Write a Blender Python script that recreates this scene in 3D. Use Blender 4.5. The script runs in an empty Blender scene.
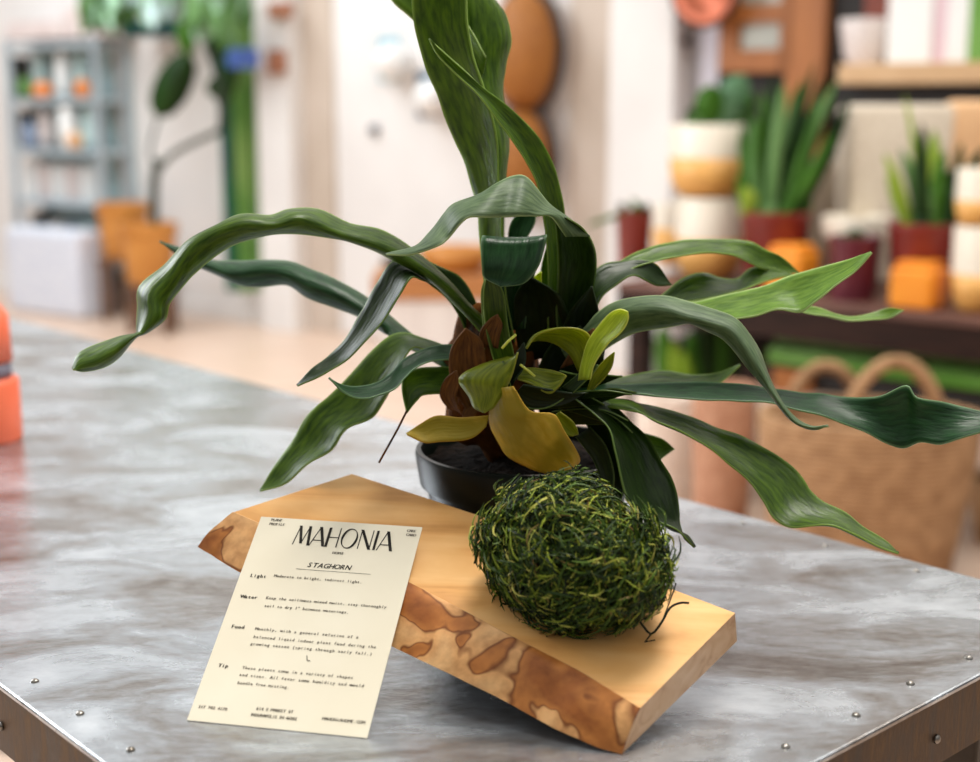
import bpy, bmesh, math, random
from mathutils import Vector, Matrix, noise
random.seed(7)
SC = bpy.context.scene
COL = SC.collection

# ------------------------------------------------------------------ camera frame
FPX = 1372.0
PITCH = math.radians(11.25)
TZ = 0.91                                   # height of the metal table top
CAM = Vector((0, 0, TZ + 0.42))
RX = Vector((1, 0, 0)); FW = Vector((0, math.cos(PITCH), -math.sin(PITCH))); UP = Vector((0, math.sin(PITCH), math.cos(PITCH)))

def ray(x, y):
    return FW + RX * ((x - 490) / FPX) - UP * ((y - 381) / FPX)
def atY(x, y, Y):
    r = ray(x, y); return CAM + r * (Y / r.y)
def onZ(x, y, z):
    r = ray(x, y); return CAM + r * ((z - CAM.z) / r.z)
def onplane(x, y, p, n):
    r = ray(x, y); return CAM + r * ((p - CAM).dot(n) / r.dot(n))

# ------------------------------------------------------------------ object helpers
def tag(o, label=None, cat=None, group=None, kind=None):
    if label: o['label'] = label
    if cat: o['category'] = cat
    if group: o['group'] = group
    if kind: o['kind'] = kind
    return o
def empty(name, loc, label, cat, group=None):
    o = bpy.data.objects.new(name, None); COL.objects.link(o)
    o.location = loc; o.empty_display_size = .05
    return tag(o, label, cat, group)
def wloc(o):
    v = Vector((0, 0, 0))
    while o is not None:
        v += Vector(o.location); o = o.parent
    return v
def obj(name, bm, mats, parent=None, smooth=False, origin=None):
    """world-space bmesh -> one mesh object"""
    off = wloc(parent) if parent else Vector((0, 0, 0))
    loc = Vector(origin) - off if origin is not None else Vector((0, 0, 0))
    me = bpy.data.meshes.new(name)
    bmesh.ops.translate(bm, verts=bm.verts, vec=-(off + loc))
    bm.to_mesh(me); bm.free()
    if not isinstance(mats, (list, tuple)): mats = [mats]
    for m in mats: me.materials.append(m)
    if smooth:
        for p in me.polygons: p.use_smooth = True
    o = bpy.data.objects.new(name, me); COL.objects.link(o)
    o.location = loc
    if parent: o.parent = parent
    return o
def autosmooth(o, ang=40):
    me = o.data
    for p in me.polygons: p.use_smooth = True
    b = bmesh.new(); b.from_mesh(me)
    for e in b.edges:
        if len(e.link_faces) == 2 and e.calc_face_angle(0) > math.radians(ang): e.smooth = False
    b.to_mesh(me); b.free()
    return o

def add_hex(bm, pts, bev=0.0, mi=0):
    """8 corners: bottom loop 0-3, top loop 4-7"""
    v = [bm.verts.new(p) for p in pts]
    fs = []
    for q in ((3, 2, 1, 0), (4, 5, 6, 7), (0, 1, 5, 4), (1, 2, 6, 5), (2, 3, 7, 6), (3, 0, 4, 7)):
        f = bm.faces.new([v[i] for i in q]); f.material_index = mi; fs.append(f)
    if bev:
        es = list({e for f in fs for e in f.edges})
        bmesh.ops.bevel(bm, geom=es, offset=bev, segments=2, affect='EDGES', profile=.5)
    return bm
def add_box(bm, o, ux, uy, x0, x1, y0, y1, z0, z1, bev=0.0, mi=0):
    pts = [o + ux * a + uy * b + Vector((0, 0, c)) for c in (z0, z1) for a, b in ((x0, y0), (x1, y0), (x1, y1), (x0, y1))]
    return add_hex(bm, pts, bev, mi)
def add_lathe(bm, c, prof, seg=40, mi=0, ax=None, sx=1, sy=1, wob=0.0):
    """prof: (radius, height) from bottom outward; c base centre"""
    rings = []
    for r, h in prof:
        ring = []
        for k in range(seg):
            a = 2 * math.pi * k / seg
            rr = r * (1 + wob * noise.noise(Vector((math.cos(a) * 2, math.sin(a) * 2, h * 30))))
            p = Vector((rr * math.cos(a) * sx, rr * math.sin(a) * sy, h))
            if ax is not None: p = ax @ p
            ring.append(bm.verts.new(c + p))
        rings.append(ring)
    for i in range(len(rings) - 1):
        for k in range(seg):
            f = bm.faces.new((rings[i][k], rings[i][(k + 1) % seg], rings[i + 1][(k + 1) % seg], rings[i + 1][k])); f.material_index = mi
    for ring, fl in ((rings[0], True), (rings[-1], False)):
        f = bm.faces.new(list(reversed(ring)) if fl else ring); f.material_index = mi
    return bm
def add_tube(bm, pts, rad, seg=6, mi=0):
    pts = [Vector(p) for p in pts]
    n = len(pts)
    rads = rad if isinstance(rad, (list, tuple)) else [rad] * n
    t0 = (pts[1] - pts[0]).normalized()
    side = t0.orthogonal().normalized()
    rings = []
    for i, p in enumerate(pts):
        t = (pts[min(i + 1, n - 1)] - pts[max(i - 1, 0)]).normalized()
        side = (side - t * side.dot(t))
        side = side.normalized() if side.length > 1e-6 else t.orthogonal().normalized()
        up = t.cross(side)
        rings.append([bm.verts.new(p + (side * math.cos(2 * math.pi * k / seg) + up * math.sin(2 * math.pi * k / seg)) * rads[i]) for k in range(seg)])
    for i in range(n - 1):
        for k in range(seg):
            f = bm.faces.new((rings[i][k], rings[i][(k + 1) % seg], rings[i + 1][(k + 1) % seg], rings[i + 1][k])); f.material_index = mi
    f = bm.faces.new(list(reversed(rings[0]))); f.material_index = mi
    f = bm.faces.new(rings[-1]); f.material_index = mi
    return bm
def crom(P, sub):
    """Catmull-Rom through a list of Vectors"""
    out = []
    n = len(P)
    for i in range(n - 1):
        p0 = P[i - 1] if i else P[0] * 2 - P[1]
        p1, p2 = P[i], P[i + 1]
        p3 = P[i + 2] if i + 2 < n else P[n - 1] * 2 - P[n - 2]
        for s in range(sub):
            t = s / sub
            out.append(.5 * ((2 * p1) + (p2 - p0) * t + (2 * p0 - 5 * p1 + 4 * p2 - p3) * t * t + (3 * p1 - p0 - 3 * p2 + p3) * t ** 3))
    out.append(P[-1].copy())
    return out

# ------------------------------------------------------------------ materials
def lin(c):
    return tuple((v / 255 / 12.92) if v / 255 <= .04045 else ((v / 255 + .055) / 1.055) ** 2.4 for v in c) + (1,)
def newmat(name):
    m = bpy.data.materials.new(name); m.use_nodes = True
    nt = m.node_tree; b = nt.nodes['Principled BSDF']
    return m, nt, b
def nd(nt, t, **kw):
    n = nt.nodes.new(t)
    for k, v in kw.items():
        if hasattr(n, k): setattr(n, k, v)
        else: n.inputs[k].default_value = v
    return n
def ramp(nt, fac, stops):
    r = nt.nodes.new('ShaderNodeValToRGB')
    e = r.color_ramp.elements
    while len(e) < len(stops): e.new(.5)
    for el, (p, c) in zip(e, stops): el.position = p; el.color = lin(c)
    nt.links.new(fac, r.inputs[0]); return r.outputs[0]
def pm(name, c1, c2=None, scale=8, rough=.5, metal=0, bump=0, stretch=(1, 1, 1), detail=4, spec=.5, lo=.35, hi=.65, coords='Object', trans=0):
    m, nt, b = newmat(name)
    b.inputs['Roughness'].default_value = rough; b.inputs['Metallic'].default_value = metal
    b.inputs['Specular IOR Level'].default_value = spec
    if trans: b.inputs['Transmission Weight'].default_value = trans
    tc = nd(nt, 'ShaderNodeTexCoord'); mp = nd(nt, 'ShaderNodeMapping'); mp.inputs['Scale'].default_value = stretch
    nt.links.new(tc.outputs[coords], mp.inputs[0])
    nz = nd(nt, 'ShaderNodeTexNoise', Scale=scale, Detail=detail)
    nt.links.new(mp.outputs[0], nz.inputs['Vector'])
    nt.links.new(ramp(nt, nz.outputs['Fac'], [(lo, c1), (hi, c2 or tuple(int(v * .88) for v in c1))]), b.inputs['Base Color'])
    if bump:
        bp = nd(nt, 'ShaderNodeBump', Strength=bump, Distance=.01)
        nt.links.new(nz.outputs['Fac'], bp.inputs['Height']); nt.links.new(bp.outputs[0], b.inputs['Normal'])
    return m
def frond_mat(name, dark, light, edge, rough=.36, yellow=None, through=(3.2, 2.9, .9)):
    m, nt, b = newmat(name)
    b.inputs['Roughness'].default_value = rough; b.inputs['Specular IOR Level'].default_value = .34
    uv = nd(nt, 'ShaderNodeUVMap')
    mp = nd(nt, 'ShaderNodeMapping'); mp.inputs['Scale'].default_value = (9, 2.2, 1)
    nt.links.new(uv.outputs[0], mp.inputs[0])
    nz = nd(nt, 'ShaderNodeTexNoise', Scale=1.3, Detail=5)
    nt.links.new(mp.outputs[0], nz.inputs['Vector'])
    stops = [(.3, dark), (.7, light)]
    base = ramp(nt, nz.outputs['Fac'], stops)
    tc = nd(nt, 'ShaderNodeTexCoord')
    n2 = nd(nt, 'ShaderNodeTexNoise', Scale=22, Detail=3); nt.links.new(tc.outputs['Object'], n2.inputs['Vector'])
    if yellow:
        mx = nd(nt, 'ShaderNodeMix', data_type='RGBA')
        mr = nd(nt, 'ShaderNodeMapRange'); mr.inputs[1].default_value = .42; mr.inputs[2].default_value = .62
        nt.links.new(n2.outputs['Fac'], mr.inputs[0]); nt.links.new(mr.outputs[0], mx.inputs[0])
        nt.links.new(base, mx.inputs[6]); mx.inputs[7].default_value = lin(yellow); base = mx.outputs[2]
    # pale rim along both margins, like the fuzz on a frond's edge
    sp = nd(nt, 'ShaderNodeSeparateXYZ'); nt.links.new(uv.outputs[0], sp.inputs[0])
    s1 = nd(nt, 'ShaderNodeMath', operation='SUBTRACT'); nt.links.new(sp.outputs[0], s1.inputs[0]); s1.inputs[1].default_value = .5
    s2 = nd(nt, 'ShaderNodeMath', operation='ABSOLUTE'); nt.links.new(s1.outputs[0], s2.inputs[0])
    mr2 = nd(nt, 'ShaderNodeMapRange'); mr2.inputs[1].default_value = .455; mr2.inputs[2].default_value = .5; mr2.inputs[4].default_value = .75
    nt.links.new(s2.outputs[0], mr2.inputs[0])
    mx2 = nd(nt, 'ShaderNodeMix', data_type='RGBA'); nt.links.new(mr2.outputs[0], mx2.inputs[0])
    nt.links.new(base, mx2.inputs[6]); mx2.inputs[7].default_value = lin(edge)
    nt.links.new(mx2.outputs[2], b.inputs['Base Color'])
    bp = nd(nt, 'ShaderNodeBump', Strength=.25, Distance=.004)
    nt.links.new(nz.outputs['Fac'], bp.inputs['Height']); nt.links.new(bp.outputs[0], b.inputs['Normal'])
    # leaves let some light through
    tr = nd(nt, 'ShaderNodeBsdfTranslucent'); mt_ = nd(nt, 'ShaderNodeMix', data_type='RGBA', blend_type='MULTIPLY'); mt_.inputs[0].default_value = 1
    nt.links.new(mx2.outputs[2], mt_.inputs[6]); mt_.inputs[7].default_value = through + (1,); nt.links.new(mt_.outputs[2], tr.inputs[0])
    ms = nd(nt, 'ShaderNodeMixShader'); ms.inputs[0].default_value = .3
    out = nt.nodes['Material Output']
    nt.links.new(b.outputs[0], ms.inputs[1]); nt.links.new(tr.outputs[0], ms.inputs[2]); nt.links.new(ms.outputs[0], out.inputs[0])
    return m

FM = {
    'dark': frond_mat('frond_dark_green', (20, 38, 7), (38, 60, 12), (110, 135, 70)),
    'mid': frond_mat('frond_mid_green', (40, 66, 6), (80, 108, 14), (140, 165, 90)),
    'bright': frond_mat('frond_bright_green', (68, 102, 18), (108, 140, 44), (180, 200, 140), through=(2, 1.9, .8)),
    'grey': frond_mat('frond_grey_green', (58, 80, 50), (98, 118, 84), (150, 168, 130), rough=.5),
    'teal': frond_mat('frond_blue_green', (18, 48, 22), (42, 82, 46), (120, 150, 115), rough=.35),
    'olive': frond_mat('frond_olive', (84, 100, 8), (132, 142, 28), (150, 150, 60)),
    'lime': frond_mat('frond_lime', (126, 146, 24), (166, 182, 64), (185, 190, 110)),
    'yellow': frond_mat('frond_yellow', (186, 152, 26), (222, 190, 80), (190, 150, 50), rough=.5, yellow=(150, 132, 24), through=(1.2, 1.3, .8)),
}

# table metal
def metal_mat(name, stops, rough=(.2, .42), metal=.75, stretch=(1, 1, 1), scale=5):
    m, nt, b = newmat(name)
    b.inputs['Metallic'].default_value = metal
    tc = nd(nt, 'ShaderNodeTexCoord'); mp = nd(nt, 'ShaderNodeMapping'); mp.inputs['Scale'].default_value = stretch
    mp.inputs['Rotation'].default_value = (0, 0, -.2)
    nt.links.new(tc.outputs['Object'], mp.inputs[0])
    n1 = nd(nt, 'ShaderNodeTexNoise', Scale=scale, Detail=8, Roughness=.62, Distortion=.8); nt.links.new(mp.outputs[0], n1.inputs['Vector'])
    n2 = nd(nt, 'ShaderNodeTexNoise', Scale=scale * 9, Detail=6, Roughness=.7); nt.links.new(mp.outputs[0], n2.inputs['Vector'])
    ad = nd(nt, 'ShaderNodeMath', operation='MULTIPLY_ADD'); nt.links.new(n2.outputs['Fac'], ad.inputs[0]); ad.inputs[1].default_value = .3
    nt.links.new(n1.outputs['Fac'], ad.inputs[2])
    sb = nd(nt, 'ShaderNodeMath', operation='SUBTRACT'); nt.links.new(ad.outputs[0], sb.inputs[0]); sb.inputs[1].default_value = .15
    nt.links.new(ramp(nt, sb.outputs[0], stops), b.inputs['Base Color'])
    mr = nd(nt, 'ShaderNodeMapRange'); mr.inputs[1].default_value = .3; mr.inputs[2].default_value = .7
    mr.inputs[3].default_value = rough[0]; mr.inputs[4].default_value = rough[1]
    nt.links.new(n1.outputs['Fac'], mr.inputs[0]); nt.links.new(mr.outputs[0], b.inputs['Roughness'])
    bp = nd(nt, 'ShaderNodeBump', Strength=.12, Distance=.004); nt.links.new(n2.outputs['Fac'], bp.inputs['Height']); nt.links.new(bp.outputs[0], b.inputs['Normal'])
    return m
M_zinc = metal_mat('worn_zinc', [(.26, (100, 88, 78)), (.39, (144, 140, 137)), (.52, (176, 181, 186)), (.6, (196, 202, 208)), (.72, (214, 219, 224))], rough=(.15, .34), metal=.8, stretch=(1.1, 2, 1), scale=5)
M_apron = metal_mat('brown_patina_metal', [(.3, (34, 22, 9)), (.5, (70, 47, 20)), (.7, (104, 76, 40))], rough=(.4, .6), metal=.25, stretch=(6, 6, 1.5), scale=8)
M_nail = pm('nail_steel', (150, 146, 140), (104, 98, 90), 80, .3, .9)
M_legsteel = pm('leg_steel', (70, 64, 58), (50, 46, 42), 12, .45, .7)

# ------------------------------------------------------------------ METAL TABLE
A = Vector((-.6680, .7442, 0)); C = Vector((.7442, .6680, 0))       # long and short direction of the table
N0 = onZ(396.5, 984, TZ); WID = .7594; LEN = 2.3; APR = .056
tbl = empty('metal_table', N0 + A * (LEN / 2) + C * (WID / 2) - Vector((0, 0, TZ)), 'worn grey zinc-topped work table with brown metal edge band, in the foreground', 'table')
bm = bmesh.new(); add_box(bm, N0, A, C, 0, LEN, 0, WID, -.005, 0, .0018)
o = obj('tabletop', bm, M_zinc, tbl, origin=N0)
bm = bmesh.new(); t = .014
for a0, a1, b0, b1 in ((0.001, LEN - .001, .001, t), (.001, LEN - .001, WID - t, WID - .001), (.001, t, t, WID - t), (LEN - t, LEN - .001, t, WID - t)):
    add_box(bm, N0, A, C, a0, a1, b0, b1, -APR, -.005)
tag(obj('edge_band', bm, M_apron, tbl, origin=N0), 'brown metal edge band studded with nails')
def nail(p, n, r=.003):
    bm = bmesh.new()
    q = n.to_track_quat('Z', 'Y').to_matrix()
    add_lathe(bm, p, [(r * 1.15, -.0003), (r, .0008), (r * .7, .0017), (r * .25, .0022)], 12, ax=q)
    obj('nail', bm, M_nail, tbl, smooth=True)
Z = Vector((0, 0, 1))
for i in range(11):
    nail(N0 + A * (.09 + i * .075) + C * .022, Z)
for i in range(9):
    nail(N0 + C * (.12 + i * .077) + A * (.022 + .004 * (i % 2)), Z)
for i in range(8):
    nail(N0 + A * (.16 + i * .1) + C * (WID - .025), Z)
for i in range(7):
    nail(N0 + C * (.13 + i * .093) - Z * .034, -A, .0032)
for i in range(6):
    nail(N0 + A * (.15 + i * .11) - Z * .034, -C, .0032)
for a in (.05, LEN - .1):
    for b_ in (.05, WID - .1):
        bm = bmesh.new(); add_box(bm, N0, A, C, a, a + .05, b_, b_ + .05, -TZ, -.012, .003)
        obj('leg', bm, M_legsteel, tbl)

# ------------------------------------------------------------------ WOODEN BOARD (live edge, leaning on the pot)
F0 = onZ(622, 754, TZ); RB = onZ(737, 641, TZ + .032); MB_ = onZ(400, 650, TZ + .035)
BN = (RB - F0).cross(MB_ - F0).normalized()
if BN.z < 0: BN = -BN
TH = .027
def bot(x, y): return onplane(x, y, F0, BN)
def top(x, y, off=TH): return onplane(x, y, F0 + BN * off, BN)
M_wood = None
def wood_mat(name, c1, c2, c3, rotz=0.0, scale=1.0):
    m, nt, b = newmat(name); b.inputs['Roughness'].default_value = .5; b.inputs['Specular IOR Level'].default_value = .35
    tc = nd(nt, 'ShaderNodeTexCoord'); mp = nd(nt, 'ShaderNodeMapping')
    mp.inputs['Rotation'].default_value = (0, 0, rotz); mp.inputs['Scale'].default_value = (3 * scale, 22 * scale, 22 * scale)
    nt.links.new(tc.outputs['Object'], mp.inputs[0])
    n1 = nd(nt, 'ShaderNodeTexNoise', Scale=1.4, Detail=6, Distortion=.9); nt.links.new(mp.outputs[0], n1.inputs['Vector'])
    n2 = nd(nt, 'ShaderNodeTexNoise', Scale=14, Detail=4); nt.links.new(tc.outputs['Object'], n2.inputs['Vector'])
    ad = nd(nt, 'ShaderNodeMath', operation='MULTIPLY_ADD'); nt.links.new(n2.outputs['Fac'], ad.inputs[0]); ad.inputs[1].default_value = .7; nt.links.new(n1.outputs['Fac'], ad.inputs[2])
    dv = nd(nt, 'ShaderNodeMath', operation='DIVIDE'); nt.links.new(ad.outputs[0], dv.inputs[0]); dv.inputs[1].default_value = 1.7
    nt.links.new(ramp(nt, dv.outputs[0], [(.32, c1), (.48, c2), (.66, c3)]), b.inputs['Base Color'])
    bp = nd(nt, 'ShaderNodeBump', Strength=.15, Distance=.003); nt.links.new(n1.outputs['Fac'], bp.inputs['Height']); nt.links.new(bp.outputs[0], b.inputs['Normal'])
    return m
board_dir = (top(640, 708) - top(234, 512)); brot = math.atan2(board_dir.y, board_dir.x)
M_wood = wood_mat('pale_board_wood', (178, 118, 56), (216, 160, 92), (232, 186, 124), -brot)
M_cut = wood_mat('sawn_end_wood', (176, 128, 90), (206, 164, 124), (218, 182, 144), -brot, 2)
M_under = wood_mat('underside_wood_shade', (34, 24, 16), (50, 36, 24), (64, 46, 32), -brot, 2)  # shade put into the underside colour so the gap below reads black
def bark_mat():
    m, nt, b = newmat('patchy_bark'); b.inputs['Roughness'].default_value = .55; b.inputs['Specular IOR Level'].default_value = .3
    tc = nd(nt, 'ShaderNodeTexCoord'); mp = nd(nt, 'ShaderNodeMapping'); mp.inputs['Rotation'].default_value = (0, 0, -brot); mp.inputs['Scale'].default_value = (1, 1.3, 1.3)
    nt.links.new(tc.outputs['Object'], mp.inputs[0])
    n1 = nd(nt, 'ShaderNodeTexNoise', Scale=17, Detail=2.5, Distortion=.6, Roughness=.45); nt.links.new(mp.outputs[0], n1.inputs['Vector'])
    n2 = nd(nt, 'ShaderNodeTexNoise', Scale=90, Detail=5); nt.links.new(mp.outputs[0], n2.inputs['Vector'])
    a = ramp(nt, n1.outputs['Fac'], [(.38, (158, 92, 38)), (.472, (186, 118, 56)), (.49, (124, 68, 26)), (.51, (222, 166, 106)), (.7, (232, 186, 130))])
    mx = nd(nt, 'ShaderNodeMix', data_type='RGBA', blend_type='MULTIPLY'); mx.inputs[0].default_value = .55
    nt.links.new(a, mx.inputs[6]); nt.links.new(ramp(nt, n2.outputs['Fac'], [(.3, (170, 150, 130)), (.65, (255, 255, 255))]), mx.inputs[7])
    nt.links.new(mx.outputs[2], b.inputs['Base Color'])
    bp = nd(nt, 'ShaderNodeBump', Strength=.5, Distance=.004); nt.links.new(n1.outputs['Fac'], bp.inputs['Height']); nt.links.new(bp.outputs[0], b.inputs['Normal'])
    return m
M_bark = bark_mat()
def polyline(pts, n):
    pts = [Vector(p) for p in pts]
    d = [0]
    for i in range(1, len(pts)): d.append(d[-1] + (pts[i] - pts[i - 1]).length)
    out = []
    for k in range(n):
        s = d[-1] * k / (n - 1)
        for i in range(1, len(pts)):
            if s <= d[i] + 1e-9:
                t = (s - d[i - 1]) / max(d[i] - d[i - 1], 1e-9); out.append(pts[i - 1].lerp(pts[i], t)); break
    return out
NS = 49
ft = polyline([top(*p) for p in ((234, 512), (300, 540), (350, 556), (395, 575), (450, 603), (500, 630), (580, 671), (640, 708))], NS)
fb = polyline([bot(*p) for p in ((199, 547), (238, 571), (310, 603), (400, 650), (445, 671), (500, 698), (560, 731), (600, 748), (622, 754))], NS)
bt = polyline([top(*p) for p in ((352, 474), (420, 496), (480, 516), (600, 562), (735, 613))], NS)
bb = [p - BN * TH for p in bt]
bb[-1] = bot(737, 641)
board = empty('wooden_board', (F0 + RB) / 2, 'pale live-edge wooden board propped against the plant pot', 'board')
bm = bmesh.new(); G = []
for i in range(NS):
    row = []
    for k in range(9):                       # top, back to front
        row.append(bt[i].lerp(ft[i], k / 8))
    for k in range(1, 7):                    # wany face
        t = k / 6; p = ft[i].lerp(fb[i], t)
        p = p + BN * (.004 * math.sin(math.pi * t) * (1 + noise.noise(p * 40)))
        row.append(p)
    for k in range(1, 6): row.append(fb[i].lerp(bb[i], k / 5))
    G.append([bm.verts.new(p) for p in row])
L = len(G[0])
for i in range(NS - 1):
    for k in range(L):
        f = bm.faces.new((G[i][k], G[i][(k + 1) % L], G[i + 1][(k + 1) % L], G[i + 1][k]))
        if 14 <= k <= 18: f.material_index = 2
f = bm.faces.new(list(reversed(G[0]))); f.material_index = 1
f = bm.faces.new(G[-1]); f.material_index = 1
bmesh.ops.recalc_face_normals(bm, faces=bm.faces)
barkpts = [[v.co.copy() for v in g[8:15]] for g in G]
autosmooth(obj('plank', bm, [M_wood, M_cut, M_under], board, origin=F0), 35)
bm = bmesh.new(); g1 = []; g2 = []
fn = (ft[20] - bt[20]).normalized()
for i, r in enumerate(barkpts):
    out = (fn + BN * .55).normalized()
    g1.append([bm.verts.new(p + out * (.0012 + .0012 * noise.noise(p * 60))) for p in r])
    g2.append([bm.verts.new(p - out * .0008) for p in r])
n_ = len(g1[0])
for i in range(NS - 1):
    for k in range(n_ - 1):
        bm.faces.new((g1[i][k], g1[i][k + 1], g1[i + 1][k + 1], g1[i + 1][k])); bm.faces.new((g2[i][k + 1], g2[i][k], g2[i + 1][k], g2[i + 1][k + 1]))
    bm.faces.new((g1[i][0], g1[i + 1][0], g2[i + 1][0], g2[i][0])); bm.faces.new((g1[i + 1][-1], g1[i][-1], g2[i][-1], g2[i + 1][-1]))
for k in range(n_ - 1):
    bm.faces.new((g1[0][k + 1], g1[0][k], g2[0][k], g2[0][k + 1])); bm.faces.new((g1[-1][k], g1[-1][k + 1], g2[-1][k + 1], g2[-1][k]))
bmesh.ops.recalc_face_normals(bm, faces=bm.faces)
tag(autosmooth(obj('bark_edge', bm, M_bark, board, origin=F0), 50), 'brown and tan patchy bark edge')

# ------------------------------------------------------------------ CARE CARD
BL = onZ(187, 720, TZ + .0006); BR = onZ(367, 738, TZ + .0006)
cu = (BR - BL); CW = cu.length; cu.normalize()
perp = Vector((0, 0, 1)).cross(cu).normalized()
best = None
for ang in (30, 32, 34, 35, 36, 37, 38, 40):
    for H in [x * .001 for x in range(160, 200)]:
        up = perp * math.cos(math.radians(ang)) + Z * math.sin(math.radians(ang))
        e = 0
        for base, q in ((BL, (258, 516)), (BR, (425, 528))):
            d = base + up * H - CAM; px = 490 + FPX * d.dot(RX) / d.dot(FW); py = 381 - FPX * d.dot(UP) / d.dot(FW)
            e += (px - q[0]) ** 2 + (py - q[1]) ** 2
        if best is None or e < best[0]: best = (e, ang, H, up)
_, cang, CH, cup = best
print('card', best[:3], CW)
cn = cu.cross(cup).normalized()
if cn.dot(CAM - BL) < 0: cn = -cn
M_card = pm('cream_card', (221, 214, 194), (217, 209, 188), 14, .8, spec=.05)
M_ink = pm('black_ink', (40, 38, 36), (60, 57, 53), 50, .9, spec=.02)
M_inkl = pm('grey_ink', (92, 87, 78), (112, 106, 96), 50, .9, spec=.02)
card = empty('care_card', (BL + BR) / 2, 'cream printed plant care card leaning on the front of the wooden board', 'card')
bm = bmesh.new()
add_hex(bm, [p - cn * d for d in (.0006, 0) for p in (BL, BR, BR + cup * CH, BL + cup * CH)])
bmesh.ops.recalc_face_normals(bm, faces=bm.faces)
obj('paper', bm, M_card, card, origin=BL)
def cpos(u, v, e=.0003): return BL + cu * u + cup * v + cn * e
def cpx(x, y):
    p = onplane(x, y, BL, cn) - BL; return p.dot(cu), p.dot(cup)
fc = {}
def glyph(ch):
    if ch not in fc:
        cv = bpy.data.curves.new('t', 'FONT'); cv.body = ch; cv.size = 1; cv.resolution_u = 2
        ob = bpy.data.objects.new('t', cv); COL.objects.link(ob)
        dg = bpy.context.evaluated_depsgraph_get(); dg.update()
        me = bpy.data.meshes.new_from_object(ob.evaluated_get(dg))
        fc[ch] = ([v.co.copy() for v in me.vertices], [list(p.vertices) for p in me.polygons])
        bpy.data.objects.remove(ob); bpy.data.meshes.remove(me); bpy.data.curves.remove(cv)
    return fc[ch]
def text(bm, s, u, v, size, adv=None, slant=0.0, bold=0.0):
    """fixed-pitch typing at card coordinates (u, v) = baseline start"""
    adv = adv or size * .62
    for ch in s:
        if ch != ' ':
            vs, fs = glyph(ch)
            w = max(c.x for c in vs) + min(c.x for c in vs)
            for dx in ((0,) if not bold else (-bold / 2, bold / 2)):
                nv = [bm.verts.new(cpos(u + adv / 2 + dx + (c.x - w / 2 + slant * c.y) * size, v + c.y * size)) for c in vs]
                for f in fs:
                    try: bm.faces.new([nv[i] for i in f])
                    except ValueError: pass
        u += adv
def textpx(bm, s, x, y, x1=None, size=.0031, **k):
    u, v = cpx(x, y); adv = None
    if x1 is not None: adv = (cpx(x1, y)[0] - u) / len(s)
    text(bm, s, u, v, size, adv, **k)
def stroke(bm, x0, y0, x1, y1, w, hgt, u, v, w2=None):
    w2 = w2 or w
    d = Vector((x1 - x0, y1 - y0)).normalized(); nn = Vector((-d.y, d.x))
    if abs(d.y) > .5: nn = Vector((1, 0))
    q = [(x0 - nn.x * w / 2, y0 - nn.y * w / 2), (x0 + nn.x * w / 2, y0 + nn.y * w / 2), (x1 + nn.x * w2 / 2, y1 + nn.y * w2 / 2), (x1 - nn.x * w2 / 2, y1 - nn.y * w2 / 2)]
    bm.faces.new([bm.verts.new(cpos(u + a * hgt, v + b * hgt, .0003)) for a, b in q])
LET = {'M': (1.0, [(.03, 0, .2, 1, .06), (.2, 1, .5, .08, .17), (.5, .08, .78, 1, .06), (.78, 1, .95, 0, .17)]),
       'A': (.9, [(.02, 0, .44, 1, .06), (.44, 1, .86, 0, .18), (.17, .3, .68, .3, .055)]),
       'H': (.86, [(.12, 0, .12, 1, .16), (.74, 0, .74, 1, .07), (.12, .5, .74, .5, .055)]),
       'N': (.9, [(.1, 0, .1, 1, .06), (.1, 1, .78, 0, .18), (.78, 0, .78, 1, .06)]),
       'I': (.3, [(.15, 0, .15, 1, .15)]), 'O': (1.06, [])}
bm = bmesh.new()
u0, v0 = cpx(292, 544); u1, v1 = cpx(391, 552); hh = (cpx(297, 525)[1] - v0) * 1.0
word = 'MAHONIA'; tot = sum(LET[c][0] for c in word); vm = (v0 + v1) / 2
hs = (u1 - u0) / (tot * hh)
un = u0
for c in word:
    wd, st = LET[c]
    for s in st: stroke(bm, s[0] * hs, s[1], s[2] * hs, s[3], s[4] * hs, hh, un, vm)
    if c == 'O':
        ring = []
        for k in range(40):
            a = 2 * math.pi * k / 40
            wi = .05 + .1 * math.cos(a + .5) ** 2
            ring.append(((.53 + .49 * math.cos(a)) * hs, .5 + .52 * math.sin(a), (.53 + (.49 - wi) * math.cos(a)) * hs, .5 + (.52 - wi * .75) * math.sin(a)))
        for k in range(40):
            p, q = ring[k], ring[(k + 1) % 40]
            bm.faces.new([bm.verts.new(cpos(un + a * hh, vm + b * hh, .0003)) for a, b in ((p[0], p[1]), (q[0], q[1]), (q[2], q[3]), (p[2], p[3]))])
    un += wd * hh * hs
tag(obj('heading', bm, M_ink, card, origin=BL), 'black MAHONIA heading')
bm = bmesh.new(); textpx(bm, 'STAGHORN', 306, 567, 351, size=.0062, slant=.25, bold=.0002); obj('plant_name', bm, M_ink, card, origin=BL)
bm = bmesh.new(); ul0 = cpx(296, 569); ul1 = cpx(371, 573)
bm.faces.new([bm.verts.new(cpos(u, v)) for u, v in ((ul0[0], ul0[1] - .0001), (ul1[0], ul0[1] - .0001), (ul1[0], ul0[1] + .0002), (ul0[0], ul0[1] + .0002))]); obj('underline', bm, M_ink, card, origin=BL)
bm = bmesh.new(); textpx(bm, 'HOME', 332, 554, 344, size=.0031, bold=.0002); obj('subheading', bm, M_ink, card, origin=BL)
for t_, x, y in (('Light', 250, 577), ('Water', 241, 598), ('Food', 231, 628), ('Tip', 218, 667)):
    bm = bmesh.new(); text(bm, t_, *cpx(x, y), .0042, .0026, bold=.0004); obj('row_title', bm, M_ink, card, origin=BL)
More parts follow.
